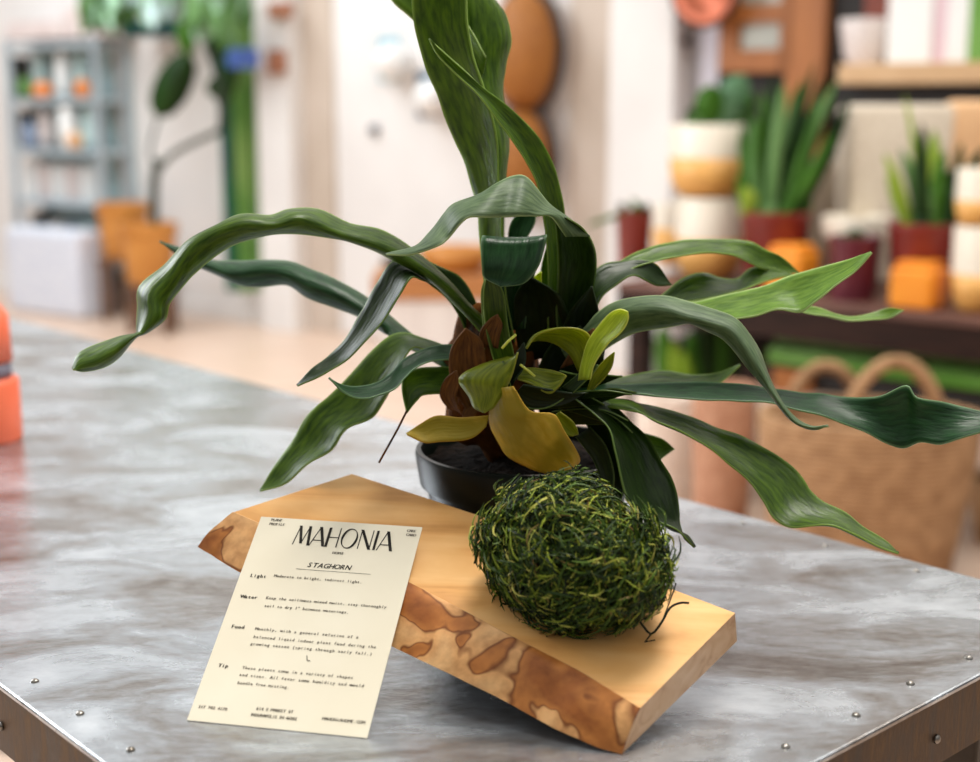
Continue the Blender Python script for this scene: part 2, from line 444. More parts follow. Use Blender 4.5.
PRINT = [('paragraph', [('Moderate to bright, indirect light.', 274, 577, 364)]),
         ('paragraph', [('Keep the soil/moss mixed moist, stay thoroughly', 266, 599, 389), ('soil to dry 1" between waterings.', 264, 607, 351)]),
         ('paragraph', [('Monthly, with a general solution of a', 255, 630, 361), ('balanced liquid indoor plant food during the', 253, 638, 379), ('growing season (spring through early fall.)', 250, 645, 375)]),
         ('paragraph', [('These plants come in a variety of shapes', 242, 669, 356), ('and sizes. All favor some humidity and would', 239, 676, 367), ('handle free misting.', 237, 684, 291)]),
         ('phone_line', [('317 702 4170', 198, 708, 228)]), ('address_line', [('614 E MARKET ST', 256, 710, 294), ('INDIANAPOLIS IN 46202', 250, 716, 298)]),
         ('web_line', [('MAHONIAHOME.COM', 322, 720, 366)]), ('corner_print', [('CARE', 407, 532, 416), ('CARD', 406, 536, 416)]), ('corner_print', [('PLANT', 271, 521, 282), ('PROFILE', 269, 525, 285)])]
for nm, lines in PRINT:
    bm = bmesh.new()
    for t_, x, y, x1 in lines: textpx(bm, t_, x, y, x1, size=.0033, bold=.0003)
    obj(nm, bm, M_inkl, card, origin=BL)
bm = bmesh.new(); text(bm, 'L', *cpx(306, 661), .0065, .004, slant=-.35); obj('pen_mark', bm, M_inkl, card, origin=BL)

# ------------------------------------------------------------------ POTTED STAGHORN FERN
PY = 1.155; PR = .097
rimc = atY(527, 450, PY); PH = rimc.z - TZ
pc = Vector((rimc.x, PY, TZ))
M_pot = pm('dark_green_plastic', (8, 15, 9), (5, 9, 6), 10, .32, spec=.2)
M_soil = pm('dark_potting_soil', (24, 15, 9), (7, 5, 3), 120, .95, bump=1, spec=.08)
M_root = pm('brown_fibrous_base', (104, 60, 16), (30, 18, 8), 40, .9, bump=.8, spec=.1)
fern = empty('potted_staghorn_fern', pc, 'large dark green staghorn fern with strap fronds in a dark plastic nursery pot', 'plant')
bm = bmesh.new()
add_lathe(bm, pc, [(.066, 0), (.069, .003), (.08, PH - .034), (.081, PH - .031), (.093, PH - .030), (PR, PH - .004), (PR - .001, PH), (PR - .005, PH), (PR - .008, PH - .02), (.074, .012), (.07, .01)], 72)
autosmooth(obj('nursery_pot', bm, M_pot, fern, origin=pc), 35)
bm = bmesh.new()
seg = 40
ctr = bm.verts.new(pc + Z * (PH - .008)); prev = None
for j in range(1, 13):
    r = (PR - .0095) * j / 12; ring = []
    for k in range(seg):
        a = 2 * math.pi * k / seg
        p = pc + Vector((r * math.cos(a), r * math.sin(a), PH - .012 + .012 * (1 - j / 12)))
        p.z += .005 * noise.noise(p * 160)
        ring.append(bm.verts.new(p))
    for k in range(seg):
        if prev is None: bm.faces.new((ctr, ring[k], ring[(k + 1) % seg]))
        else: bm.faces.new((prev[k], ring[k], ring[(k + 1) % seg], prev[(k + 1) % seg]))
    prev = ring
obj('soil', bm, M_soil, fern, smooth=True, origin=pc)
def blob(c, rx, ry, rz, amp, fr, seg=36, rings=22):
    bm = bmesh.new()
    bmesh.ops.create_uvsphere(bm, u_segments=seg, v_segments=rings, radius=1)
    for v in bm.verts:
        d = v.co.copy(); k = 1 + amp * noise.noise(d * fr + c * 9)
        v.co = c + Vector((d.x * rx * k, d.y * ry * k, d.z * rz * k))
    return bm
rb = atY(492, 385, PY - .005)
tag(obj('root_crown', blob(rb, .04, .04, .062, .3, 2.2), M_root, fern, smooth=True, origin=rb), 'brown fibrous root crown')
rb = atY(545, 345, PY + .01)
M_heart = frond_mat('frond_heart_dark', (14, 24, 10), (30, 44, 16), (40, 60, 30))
rb2 = atY(548, 375, PY + .01)

def frond(name, st, Y, k=1.0, W=.036, mat='dark', bulge=.12, mid_dy=-.010, b_dy=None, sub=5, na=8, label=None, wave=.0012, seed=0):
    """ribbon leaf: st = [(ax,ay,bx,by[,mx,my]) ...] stations base to tip (margins seen in the photo), Y = depth per station or (first, last)"""
    n = len(st)
    Ys = Y if len(Y) == n else [Y[0] + (Y[-1] - Y[0]) * i / (n - 1) for i in range(n)]
    PA, PM_, PB = [], [], []
    st = [s if len(s) > 2 else (s[0] - .4, s[1] - .3, s[0] + .4, s[1] + .3) for s in st]
    dys = []
    for i, s in enumerate(st):
        w = (atY(s[0], s[1], Ys[i]) - atY(s[2], s[3], Ys[i])).length
        tp = min(1, (n - 1 - i) / 2.5, .45 + i / 4)
        dys.append(.5 * math.sqrt(max((W * tp) ** 2 - w * w, 0)) * k)
    for _ in range(2):
        dys = [(dys[max(i - 1, 0)] + 2 * dys[i] + dys[min(i + 1, n - 1)]) / 4 for i in range(n)]
    for i, s in enumerate(st):
        a = atY(s[0], s[1], Ys[i]); b = atY(s[2], s[3], Ys[i])
        w = (a - b).length
        tp = min(1, (n - 1 - i) / 2.5, .45 + i / 4)
        dy = dys[i]
        if len(s) == 6:
            dm = mid_dy * tp
            PA.append(atY(s[0], s[1], Ys[i] + dy)); PB.append(atY(s[2], s[3], Ys[i] + (b_dy if b_dy is not None else dy * .3) * tp)); PM_.append(atY(s[4], s[5], Ys[i] + dm))
        else:
            PA.append(atY(s[0], s[1], Ys[i] + dy)); PB.append(atY(s[2], s[3], Ys[i] - dy)); PM_.append(None)
    cen = [(PA[i] + PB[i]) / 2 for i in range(n)]
    for i in range(n):
        if PM_[i] is None:
            tg = (cen[min(i + 1, n - 1)] - cen[max(i - 1, 0)])
            nm = tg.cross(PA[i] - PB[i])
            if nm.length > 1e-9:
                nm.normalize()
                if nm.y < 0: nm = -nm
                PM_[i] = cen[i] + nm * bulge * (PA[i] - PB[i]).length
            else: PM_[i] = cen[i]
    PA, PM_, PB = crom(PA, sub), crom(PM_, sub), crom(PB, sub)
    bm = bmesh.new(); uvl = bm.loops.layers.uv.new('UVMap'); G = []; d = 0; V = []
    for i in range(len(PA)):
        a, m, b = PA[i], PM_[i], PB[i]
        row = []
        nrm = (a - b).cross((PM_[min(i + 1, len(PM_) - 1)] - PM_[max(i - 1, 0)]))
        nrm = nrm.normalized() if nrm.length > 1e-12 else Vector((0, 1, 0))
        if i: d += (PM_[i] - PM_[i - 1]).length
        V.append(d)
        for j in range(na + 1):
            t = j / na
            p = a * ((1 - t) * (1 - 2 * t)) + m * (4 * t * (1 - t)) + b * (t * (2 * t - 1)) if len(st[0]) < 0 else None
            # quadratic through a, m, b
            p = a * (2 * (t - .5) * (t - 1)) + m * (-4 * t * (t - 1)) + b * (2 * t * (t - .5))
            ed = abs(2 * t - 1)
            p = p + nrm * wave * (ed ** 2) * noise.noise(Vector((V[i] * 45 + seed * 7.3, t * 3, seed)))* min(1, (a - b).length / .02)
            row.append(bm.verts.new(p))
        G.append(row)
    for i in range(len(G) - 1):
        for j in range(na):
            f = bm.faces.new((G[i][j], G[i][j + 1], G[i + 1][j + 1], G[i + 1][j])); f.smooth = True
            for lp, (ii, jj) in zip(f.loops, ((i, j), (i, j + 1), (i + 1, j + 1), (i + 1, j))):
                lp[uvl].uv = (jj / na, V[ii] * 20 + seed * 3.1)
    o = obj(name, bm, FM[mat] if isinstance(mat, str) else mat, fern, origin=pc)
    md = o.modifiers.new('thickness', 'SOLIDIFY'); md.thickness = .0013; md.offset = 0
    if label: o['label'] = label
    return o

S = 0
def fr(st, Y, k=1.0, W=.036, mat='dark', **kw):
    global S
    S += 1
    return frond(kw.pop('name', 'frond'), st, Y, k, W, mat, seed=S, **kw)

# --- left side
fr([(503, 338, 496, 352, 503, 345), (473, 311, 461, 314, 468, 313), (446, 281, 430, 285, 440, 285), (412, 252, 389, 261, 397, 257), (383, 234, 361, 249, 366, 245),
    (350, 227, 340, 243, 339, 237), (318, 213, 315, 239, 314, 226), (290, 213, 290, 237, 296, 222), (270, 219, 265, 239, 274, 228), (240, 218, 235, 248, 243, 227),
    (215, 230, 212, 262, 213, 237), (190, 243, 195, 277, 191, 252), (165, 268, 180, 293, 171, 278), (140, 290, 169, 308, 153, 299), (138, 312, 165, 323, 151, 318),
    (137, 331, 148, 336, 142, 335), (136, 337, 137.5, 340, 137, 338), (120, 340, 131, 347, 126, 344), (103, 346, 119, 361, 112, 354), (86, 353, 103, 371, 96, 363), (77, 360, 84, 375, 81, 368), (73, 373)],
   (1.12, 1.0), k=1, W=.04, mat='mid', mid_dy=-.008)
fr([(455, 366, 450, 374), (430, 351, 425, 359), (414, 339, 400, 346), (389, 318, 377, 331, 383, 326), (363, 298, 357, 319, 362, 311), (334, 282, 333, 310, 336, 297),
    (312, 273, 308, 301, 308, 286), (289, 264.5, 287, 288, 286, 276), (261, 263.5, 261, 290, 259, 273), (235, 264, 240, 288, 234, 277), (212, 263, 213, 276, 212, 270), (190, 254, 188, 265, 189, 260), (160, 245)],
   (1.15, 1.24), k=1, W=.042, mat='teal', mid_dy=-.006)
fr([(485, 335, 470, 348), (476, 305, 462, 325), (462, 282, 450, 305), (445, 272, 433, 290), (420, 262, 424, 284), (392, 265, 412, 281), (375, 290, 400, 298), (361, 316, 383, 325), (345, 343, 364, 346), (328, 360, 345, 365), (311, 373, 321, 379), (297, 389)],
   (1.15, 1.15, 1.15, 1.14, 1.12, 1.10, 1.09, 1.08, 1.07, 1.07, 1.06, 1.06), k=1, W=.034, mat='dark')
fr([(455, 352, 450, 362), (425, 342, 424, 353), (405, 336, 413, 351), (389, 340, 403, 364), (373, 353, 394, 383), (350, 378, 385, 403), (328, 400, 372, 421), (307, 419, 347, 432), (295, 440, 332, 453), (279, 463, 308, 467), (266, 483, 287, 486), (260, 494)],
   (1.13, 1.10), k=1, W=.045, mat='mid')
fr([(485, 352, 485, 364), (450, 348, 448, 363), (432, 349.5, 430, 365), (415, 357, 414, 372), (401, 365, 405, 381), (389, 378, 395, 392), (375, 387, 378, 399), (356, 390, 363, 402), (341, 388, 346, 397), (329, 382)],
   (1.10, 1.01), k=1, W=.03, mat='teal')
fr([(475, 374, 475, 396), (445, 370, 448, 397), (420, 371, 425, 398), (405, 377, 418, 403), (402, 392, 413, 409), (407, 416)], (1.12, 1.06), k=1, W=.036, mat='mid')
# --- tall centre
fr([(500, 352, 515, 345), (488, 305, 506, 300), (481, 262, 503, 260), (479, 225, 502, 225), (474, 199, 499, 195), (464, 164, 498, 168), (450, 134, 496, 135), (436, 97, 486, 97), (423, 63, 474, 62), (413, 22, 468, 30), (413, -15, 466, -10), (422, -60, 460, -60), (445, -120)],
   (1.13, 1.11), k=1, W=.05, mat='mid', bulge=.16)
fr([(478, 90, 486, 60), (450, 50, 462, 20), (425, 33, 440, -5), (408, 19, 425, -30), (386, -6, 400, -55), (375, -70)], (1.16, 1.19), k=1, W=.05, mat='bright')
fr([(500, 335, 511, 335), (492, 250, 503, 250), (490, 190, 504, 185), (488, 150, 508, 150), (482, 122, 507, 124), (475, 92, 502.6, 93), (469, 62, 506, 67), (467, 35, 511, 44), (465, 5, 505, 17), (464, -20, 492, -2), (462, -50, 480, -50), (466, -90)],
   (1.17, 1.19), k=-1, W=.045, mat='mid', bulge=-.15)
fr([(560, 335, 548, 335), (567, 270, 548, 270), (564, 214, 543, 214), (560, 190, 537, 187), (553, 167, 525, 163), (541, 144, 510, 141), (524, 124, 495, 121), (504, 107, 478, 98), (478, 86, 455, 77), (455, 66, 437, 58), (429, 43)],
   (1.13, 1.05), k=1, W=.032, mat='mid', bulge=.14)
# --- the arch and its folded neighbour
fr([(573, 345, 558, 338), (588, 307, 556, 315), (596, 278, 558, 275), (595, 253, 557, 245), (584, 233, 555, 228), (567, 222, 550, 221)], (1.12, 1.12, 1.11, 1.09, 1.07, 1.06), k=1, W=.038, mat='dark', bulge=.1)
fr([(590, 240, 565, 240), (569, 222, 551, 221), (548, 207, 535, 220), (528, 182, 517, 220), (513, 180, 503, 221), (497, 187, 485, 221), (480, 198, 470, 221), (455, 207, 461, 227), (444, 217, 449, 242), (430, 237, 437, 250), (415, 250, 413, 258), (386, 258)],
   (1.07, 1.06, 1.05, 1.04, 1.04, 1.03, 1.03, 1.03, 1.03, 1.02, 1.02, 1.02), k=1, W=.044, mat='grey', bulge=-.06)
fr([(503, 335, 525, 332), (500, 295, 530, 295), (497, 262, 540, 262), (490, 246, 545, 246), (482, 240, 547, 239), (481, 255, 544, 253), (482, 270, 538, 271), (484, 281, 524, 287), (500, 290)],
   (1.12, 1.12, 1.115, 1.10, 1.07, 1.06, 1.055, 1.055, 1.055), k=1, W=.03, mat='teal', bulge=.06)
fr([(515, 320, 525, 318), (512, 270, 522, 270), (508, 242, 525, 246), (514, 221, 535, 226), (535, 212)], (1.15, 1.16), mat='teal', W=.02)
fr([(528, 325, 560, 330), (540, 295, 560, 295), (541, 272, 558, 270), (548, 245)], (1.15, 1.14), mat='mid', W=.03)
fr([(483, 330, 498, 330), (481, 300, 500, 298), (484, 285, 502, 283), (492, 270)], (1.09, 1.08), mat='mid', W=.02)
fr([(497, 375, 515, 362), (486, 335, 508, 330), (483, 300, 503, 295), (488, 275)], (1.085, 1.08), mat='mid', W=.02)
fr([(530, 335, 545, 340), (525, 300, 540, 305), (530, 285, 541, 290), (541, 275)], (1.14, 1.13), mat='lime', W=.02)
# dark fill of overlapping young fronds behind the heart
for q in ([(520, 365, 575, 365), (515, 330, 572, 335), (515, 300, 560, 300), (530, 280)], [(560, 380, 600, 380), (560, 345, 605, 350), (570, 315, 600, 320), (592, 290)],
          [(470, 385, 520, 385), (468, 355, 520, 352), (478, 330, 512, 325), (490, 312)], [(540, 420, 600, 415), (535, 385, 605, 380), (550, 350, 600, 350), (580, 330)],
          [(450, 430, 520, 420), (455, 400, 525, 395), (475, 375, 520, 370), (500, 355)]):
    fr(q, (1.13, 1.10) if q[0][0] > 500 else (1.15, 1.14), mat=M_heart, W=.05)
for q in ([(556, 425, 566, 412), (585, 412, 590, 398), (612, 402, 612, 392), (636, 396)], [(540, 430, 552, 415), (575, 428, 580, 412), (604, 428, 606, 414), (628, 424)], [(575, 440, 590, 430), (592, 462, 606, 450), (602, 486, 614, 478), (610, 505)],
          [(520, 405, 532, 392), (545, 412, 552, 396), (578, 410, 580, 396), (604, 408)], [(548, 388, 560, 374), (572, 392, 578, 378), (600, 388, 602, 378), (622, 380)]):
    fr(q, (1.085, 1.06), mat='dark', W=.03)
FM['brown'] = frond_mat('frond_dry_brown', (70, 42, 14), (132, 86, 34), (120, 80, 40), rough=.7, through=(1.2, 1, .7))
for q in ([(470, 418, 500, 412), (455, 395, 492, 390), (449, 372, 486, 366), (452, 350, 482, 345), (466, 332)], [(448, 412, 462, 418), (440, 398, 456, 402), (444, 384, 460, 386), (456, 374)],
          [(478, 350, 498, 352), (480, 335, 500, 338), (488, 324, 502, 328), (497, 318)], [(560, 372, 578, 366), (572, 352, 588, 350), (582, 340, 592, 342), (594, 332)],
          [(470, 408, 484, 402), (462, 416, 474, 420), (466, 428)]):
    fr(q, (1.085, 1.075), mat='brown', W=.03, name='shield_frond', label='dry brown shield frond at the crown')
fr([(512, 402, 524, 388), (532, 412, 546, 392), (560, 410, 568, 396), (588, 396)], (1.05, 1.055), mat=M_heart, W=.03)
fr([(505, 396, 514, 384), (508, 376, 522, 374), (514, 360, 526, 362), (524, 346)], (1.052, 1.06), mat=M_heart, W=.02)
fr([(585, 398, 594, 392), (592, 380, 604, 382), (602, 366, 612, 370), (614, 356)], (1.06, 1.05), mat='olive', W=.02)
fr([(560, 392, 572, 398), (575, 380, 584, 386), (586, 372, 592, 378), (598, 368)], (1.055, 1.05), mat='dark', W=.02)
# --- right side
fr([(560, 330, 565, 340), (590, 290, 598, 300), (620, 265, 632, 272), (651, 250.5, 662, 263), (690, 243, 700, 256), (723, 243, 728, 257.5), (749, 244.5, 747, 264), (766, 253, 759, 271), (782, 260, 777, 275), (799, 276)],
   (1.13, 1.24), k=1, W=.036, mat='mid')
fr([(575, 325, 588, 332), (588, 283, 600, 303), (603, 268, 615, 289), (622, 264, 632, 279), (641, 263, 645, 283), (658, 269, 658, 289), (671, 288)], (1.12, 1.15), k=1, W=.034, mat='dark')
fr([(610, 325, 615, 335), (645, 310, 655, 318), (664, 297, 675, 308), (682, 281, 694, 304), (702, 276, 715, 301), (721, 281, 732, 296), (737, 282, 745, 292), (751, 271, 758, 287), (771, 271, 774, 282), (793, 278)],
   (1.15, 1.22), k=1, W=.036, mat='mid')
fr([(600, 330, 605, 340), (640, 315, 650, 325), (680, 306, 695, 325), (700, 305, 718, 324), (722, 299, 737, 322), (745, 294, 757, 319), (768, 288, 778, 313), (790, 279, 800, 315.5), (808, 274, 814, 306), (830, 268, 833, 291), (850, 262.5, 854, 276), (871.5, 256)],
   (1.13, 1.08), k=1, W=.044, mat='bright', bulge=.1)
fr([(765, 300, 768, 308), (795, 308, 797, 314), (812, 310, 812, 317), (826, 313, 826, 319), (847, 320, 847, 322.8), (870, 317, 870, 323), (888, 311, 890, 321), (903, 313)], (1.16, 1.2), k=1, W=.02, mat='bright')
fr([(560, 350, 570, 368, 565, 360), (582, 334, 597, 358, 590, 345), (596, 318, 612, 348, 608, 331), (612, 307, 632, 337, 622, 320), (632, 301.5, 650, 333, 642, 315), (660, 299.5, 672, 330, 664, 314),
    (684, 304, 690, 327, 686, 320), (713, 313, 706, 334, 709, 325), (735, 322, 722, 342, 730, 332), (749, 338, 735, 355, 743, 346), (760, 356, 748, 372, 755, 364), (768, 378, 762, 388, 766, 383), (775, 394, 770, 398, 773, 396),
    (784, 409, 781, 413, 783, 411), (797, 423, 794, 426, 795, 425), (812, 430, 811, 433, 812, 431), (828, 430)],
   (1.10, .99), k=1, W=.04, mat='grey', mid_dy=-.008)
fr([(575, 392, 580, 398), (598, 384, 600, 394), (630, 379, 632, 392), (661, 373.5, 662, 389), (692, 378, 695, 389), (716, 376, 718, 387), (740, 368)], (1.14, 1.18), k=1, W=.034, mat='mid')
fr([(560, 392, 562, 400), (598, 388, 600, 396), (631, 388, 633, 397), (672, 386, 668, 400.5), (712, 386, 705, 403.5), (745, 388, 740, 404.5), (775, 393, 770, 406), (800, 396, 795, 413), (820, 397, 822, 419), (842, 400, 846, 428), (863, 401, 868, 437),
    (882, 399, 886, 447), (906, 389, 903, 452), (917, 401, 920, 446), (942, 405, 940, 448), (962, 410, 960, 442), (985, 416, 985, 434), (1005, 420, 1005, 428), (1025, 424)],
   (1.11, 1.0), k=1, W=.036, mat='teal', bulge=.1)
fr([(565, 402, 568, 408), (600, 404, 602, 410), (631, 407, 633, 415), (660, 411, 653, 422), (692, 421, 687, 438), (717, 431, 708, 451), (743, 440, 730, 468), (768, 454, 748, 484), (790, 468, 763, 504), (803, 482, 773, 521), (811, 494, 789, 530), (824, 506, 808, 530), (845, 516, 832, 529), (863, 530, 853, 537), (887, 546, 880, 551), (898, 557)],
   (1.10, .98), k=1, W=.046, mat='mid', bulge=.12)
fr([(575, 402, 590, 398), (595, 418, 615, 410), (609, 433, 632, 426), (615, 452, 649, 443), (620, 478, 661, 463), (628, 505, 671, 480), (640, 517, 677, 498), (658, 525, 679, 517), (675, 532, 680, 528), (684, 541), (694, 551)],
   (1.07, 1.0), k=-1, W=.046, mat='dark', bulge=.14)
fr([(605, 415, 610, 425), (625, 428, 628, 446), (642, 436, 645, 456), (660, 441, 658, 464), (668, 446, 664, 460), (674, 452)], (1.11, 1.12), mat='mid', W=.03)
fr([(570, 405, 580, 398), (590, 435, 606, 420), (600, 465, 622, 455), (610, 490, 625, 485), (620, 505)], (1.09, 1.07), mat='dark', W=.03)
fr([(545, 402, 560, 398), (575, 402, 580, 395), (605, 400, 606, 394), (632, 398)], (1.07, 1.05), mat='dark', W=.02)
fr([(545, 408, 555, 398), (580, 418, 586, 408), (610, 428, 614, 420), (632, 436)], (1.08, 1.06), mat='dark', W=.02)
# --- heart of the plant
fr([(578, 385, 590, 383), (581, 366, 595, 366), (587, 346, 608, 347), (597, 331, 618, 339), (609, 317, 625, 330), (619, 313, 628, 322), (627, 315)], (1.05, 1.03), mat='lime', W=.026, label='pale lime young frond')
fr([(578, 375, 592, 366), (570, 359, 592, 345), (556, 348, 582, 334), (541, 344, 557, 332), (530, 346, 538, 338), (526, 352)], (1.07, 1.06), mat='olive', W=.034)
fr([(516, 374, 518, 383), (530, 371, 532, 388), (548, 373, 548, 397), (560, 376, 558, 391), (566, 379)], (1.06, 1.05), mat='olive', W=.03)
fr([(508, 360, 518, 356), (480, 369, 514, 373), (459, 382, 509, 387), (469, 400, 503, 398), (474, 411, 494, 411), (484, 416)], (1.055, 1.05), mat='olive', W=.045, name='shield_frond', label='olive green shield frond', bulge=-.1)
fr([(500, 390, 513, 390), (490, 412, 530, 414), (491, 430, 553, 418), (499, 446, 564, 434), (509, 460, 574, 449), (530, 472, 580, 464), (547, 477, 572, 472)], (1.05, 1.045), mat='yellow', W=.075, name='shield_frond', label='yellowing shield frond over the pot rim', bulge=-.14)
fr([(407, 438), (421, 427, 424, 446), (437, 419, 441, 445), (459, 421, 462, 444), (478, 420, 475, 440), (489, 419, 486, 430)], (1.05, 1.05), mat='yellow', W=.025, name='shield_frond', label='yellow scrap of frond over the left of the pot rim')
fr([(550, 422, 560, 415), (560, 434, 572, 424), (570, 440, 577, 432), (578, 438)], (1.05, 1.05), mat='olive', W=.018)
fr([(560, 400, 575, 395), (535, 402, 545, 412), (512, 392, 518, 405), (503, 365)], (1.06, 1.05), mat='dark', W=.03)
bm = bmesh.new()
add_tube(bm, crom([atY(407, 414, 1.06), atY(398, 432, 1.06), atY(388, 450, 1.06), atY(379, 466, 1.06)], 4), [.0009] * 13, 6)
obj('frond_stalk', bm, M_root, fern, smooth=True, origin=pc)
for q in ([(502, 352), (508, 345), (516, 338)], [(520, 368), (528, 374), (535, 380)]):
    bm = bmesh.new(); add_tube(bm, [atY(x, y, 1.05) for x, y in q], .0011, 6); obj('frond_stalk', bm, FM['lime'], fern, smooth=True, origin=pc)

# clear plastic saucer under the pot
m, nt, b = newmat('clear_plastic'); b.inputs['Roughness'].default_value = .08; b.inputs['Transmission Weight'].default_value = .92; b.inputs['IOR'].default_value = 1.4
b.inputs['Base Color'].default_value = (.95, .96, .97, 1); M_clear = m
bm = bmesh.new(); sc_ = Vector((pc.x, pc.y, TZ + .0002))
add_lathe(bm, sc_, [(.095, 0), (.1, .002), (.112, .034), (.118, .036), (.118, .0375), (.1105, .0365), (.098, .004), (.09, .0025)], 64, wob=.02)
tag(autosmooth(obj('plastic_saucer', bm, M_clear, origin=sc_), 40), 'clear plastic saucer under the dark nursery pot', 'saucer')
fern.location.z += 0.0028
pc.z += 0

# ------------------------------------------------------------------ MOSS BALL
mc = top(569, 603, TH) + BN * .044
def moss_mat():
    m, nt, b = newmat('moss_strands'); b.inputs['Roughness'].default_value = .6; b.inputs['Specular IOR Level'].default_value = .3
    ge = nd(nt, 'ShaderNodeNewGeometry')
    nt.links.new(ramp(nt, ge.outputs['Random Per Island'], [(0, (14, 26, 4)), (.4, (38, 60, 8)), (.72, (74, 100, 18)), (.88, (140, 152, 44)), (.96, (176, 172, 84)), (1, (96, 66, 30))]), b.inputs['Base Color'])
    return m
M_moss = moss_mat(); M_mcore = pm('moss_core', (24, 30, 10), (12, 14, 6), 60, .9)
bm = bmesh.new()
rnd = random.Random(3)
dirx = (F0 - bot(400, 650)).normalized(); diry = BN.cross(dirx).normalized()
def mshape(d):
    k = 1 + .22 * noise.noise(d * 1.9 + Vector((3, 1, 4))) + .07 * noise.noise(d * 5)
    return mc + (dirx * d.x * .066 + diry * d.y * .051 + BN * d.z * .046) * k
bmesh.ops.create_uvsphere(bm, u_segments=28, v_segments=18, radius=1)
for v in bm.verts: v.co = mc + (mshape(v.co.normalized()) - mc) * .9
for f in bm.faces: f.material_index = 1
for i in range(7200):
    d = Vector((rnd.gauss(0, 1), rnd.gauss(0, 1), rnd.gauss(0, 1))).normalized()
    p = mc + (mshape(d) - mc) * rnd.uniform(.84, 1.04)
    nrm = (p - mc).normalized()
    tg = nrm.cross(Vector((rnd.gauss(0, 1), rnd.gauss(0, 1), rnd.gauss(0, 1)))).normalized()
    ln = rnd.uniform(.007, .02); out = rnd.uniform(.2, 1.15); curl = rnd.uniform(-1.6, 1.6)
    sd = nrm.cross(tg); pts = []
    for s in range(5):
        t = s / 4
        q = p + tg * ln * t + sd * ln * curl * t * t * .6 + nrm * (out * ln * (t - .9 * t * t))
        h = (q - F0).dot(BN) - TH
        if h < .001: q = q + BN * (.001 - h)
        pts.append(q)
    r = rnd.uniform(.0004, .00095)
    add_tube(bm, pts, [r, r * 1.1, r, r * .8, r * .3], 3)
    if i % 3 == 0:                               # little side leaflets
        for s in (1, 2, 3):
            w = (sd * rnd.choice((-1, 1)) + nrm * .4 + tg * .6).normalized() * rnd.uniform(.0025, .0045)
            add_tube(bm, [pts[s], pts[s] + w * .6, pts[s] + w], [r * .8, r * .7, r * .2], 3)
tw = [top(x, y, TH + h) for x, y, h in ((640, 622, .012), (651, 634, .004), (662, 622, .012), (670, 608, .018), (680, 603, .02), (689, 603, .021))]
tw0 = len(bm.faces)
add_tube(bm, crom(tw, 3), .0009, 5, mi=1)
add_tube(bm, [tw[2], top(674, 590, TH + .024), top(676, 583, TH + .028)], .0006, 4, mi=1)
add_tube(bm, [tw[1], top(645, 642, TH + .003), top(655, 640, TH + .003)], .0007, 4, mi=1)
tag(obj('moss_ball', bm, [M_moss, M_mcore], origin=mc), 'shaggy green moss ball resting on the wooden board in front of the pot', 'moss ball')

# ================================================================== THE ROOM
FLOORZ = 0.0
W1 = onZ(0, 292, 0.0); W2 = onZ(340, 333, 0.0)
wu = (W2 - W1); wu.z = 0; wu.normalize()                 # along the back wall, left to right
wn = Vector((wu.y, -wu.x, 0))                            # out of the wall, towards the room
if wn.dot(-W1) < 0: wn = -wn
def onwall(x, y, d=0.0): return onplane(x, y, W1 + wn * d, wn)
def wc(x, y, d=0.0):
    p = onwall(x, y, d); return (p - W1).dot(wu), p.z
WO = Vector((W1.x, W1.y, 0))
def wbox(bm, x0, x1, y0, y1, d0, d1, bev=.0, mi=0, z0=None, z1=None):
    """box hugging the back wall: photo extents x0..x1, y0..y1 at its front face d1"""
    s0, zt = wc(x0, y0, d1); s1, zb = wc(x1, y1, d1)
    if z0 is not None: zb = z0
    if z1 is not None: zt = z1
    add_box(bm, WO, wu, wn, s0, s1, d0, d1, zb, zt, bev, mi); return bm
M_wall = pm('white_painted_wall', (236, 233, 230), (228, 224, 221), 2, .6)
M_wallb = pm('beige_shaded_wall', (205, 190, 176), (190, 174, 158), 2, .7)  # shaded copy of the white wall, recess shade put into the colour
M_floor = None
def floor_mat():
    m, nt, b = newmat('pale_wood_floor'); b.inputs['Roughness'].default_value = .4
    tc = nd(nt, 'ShaderNodeTexCoord'); mp = nd(nt, 'ShaderNodeMapping'); mp.inputs['Rotation'].default_value = (0, 0, .84); mp.inputs['Scale'].default_value = (1, 7, 1)
    nt.links.new(tc.outputs['Object'], mp.inputs[0])
    n = nd(nt, 'ShaderNodeTexNoise', Scale=2.2, Detail=5); nt.links.new(mp.outputs[0], n.inputs['Vector'])
    nt.links.new(ramp(nt, n.outputs['Fac'], [(.3, (204, 172, 148)), (.7, (226, 202, 184))]), b.inputs['Base Color'])
    return m
M_floor = floor_mat()
bm = bmesh.new(); add_box(bm, Vector((0, 0, 0)), Vector((1, 0, 0)), Vector((0, 1, 0)), -12, 9, -4, 18, -.1, 0)
tag(obj('floor', bm, M_floor), kind='structure')
bm = bmesh.new(); add_box(bm, WO, wu, wn, -9, 10, -.2, 0, 0, 4.2)
tag(obj('wall_back', bm, M_wall), kind='structure')
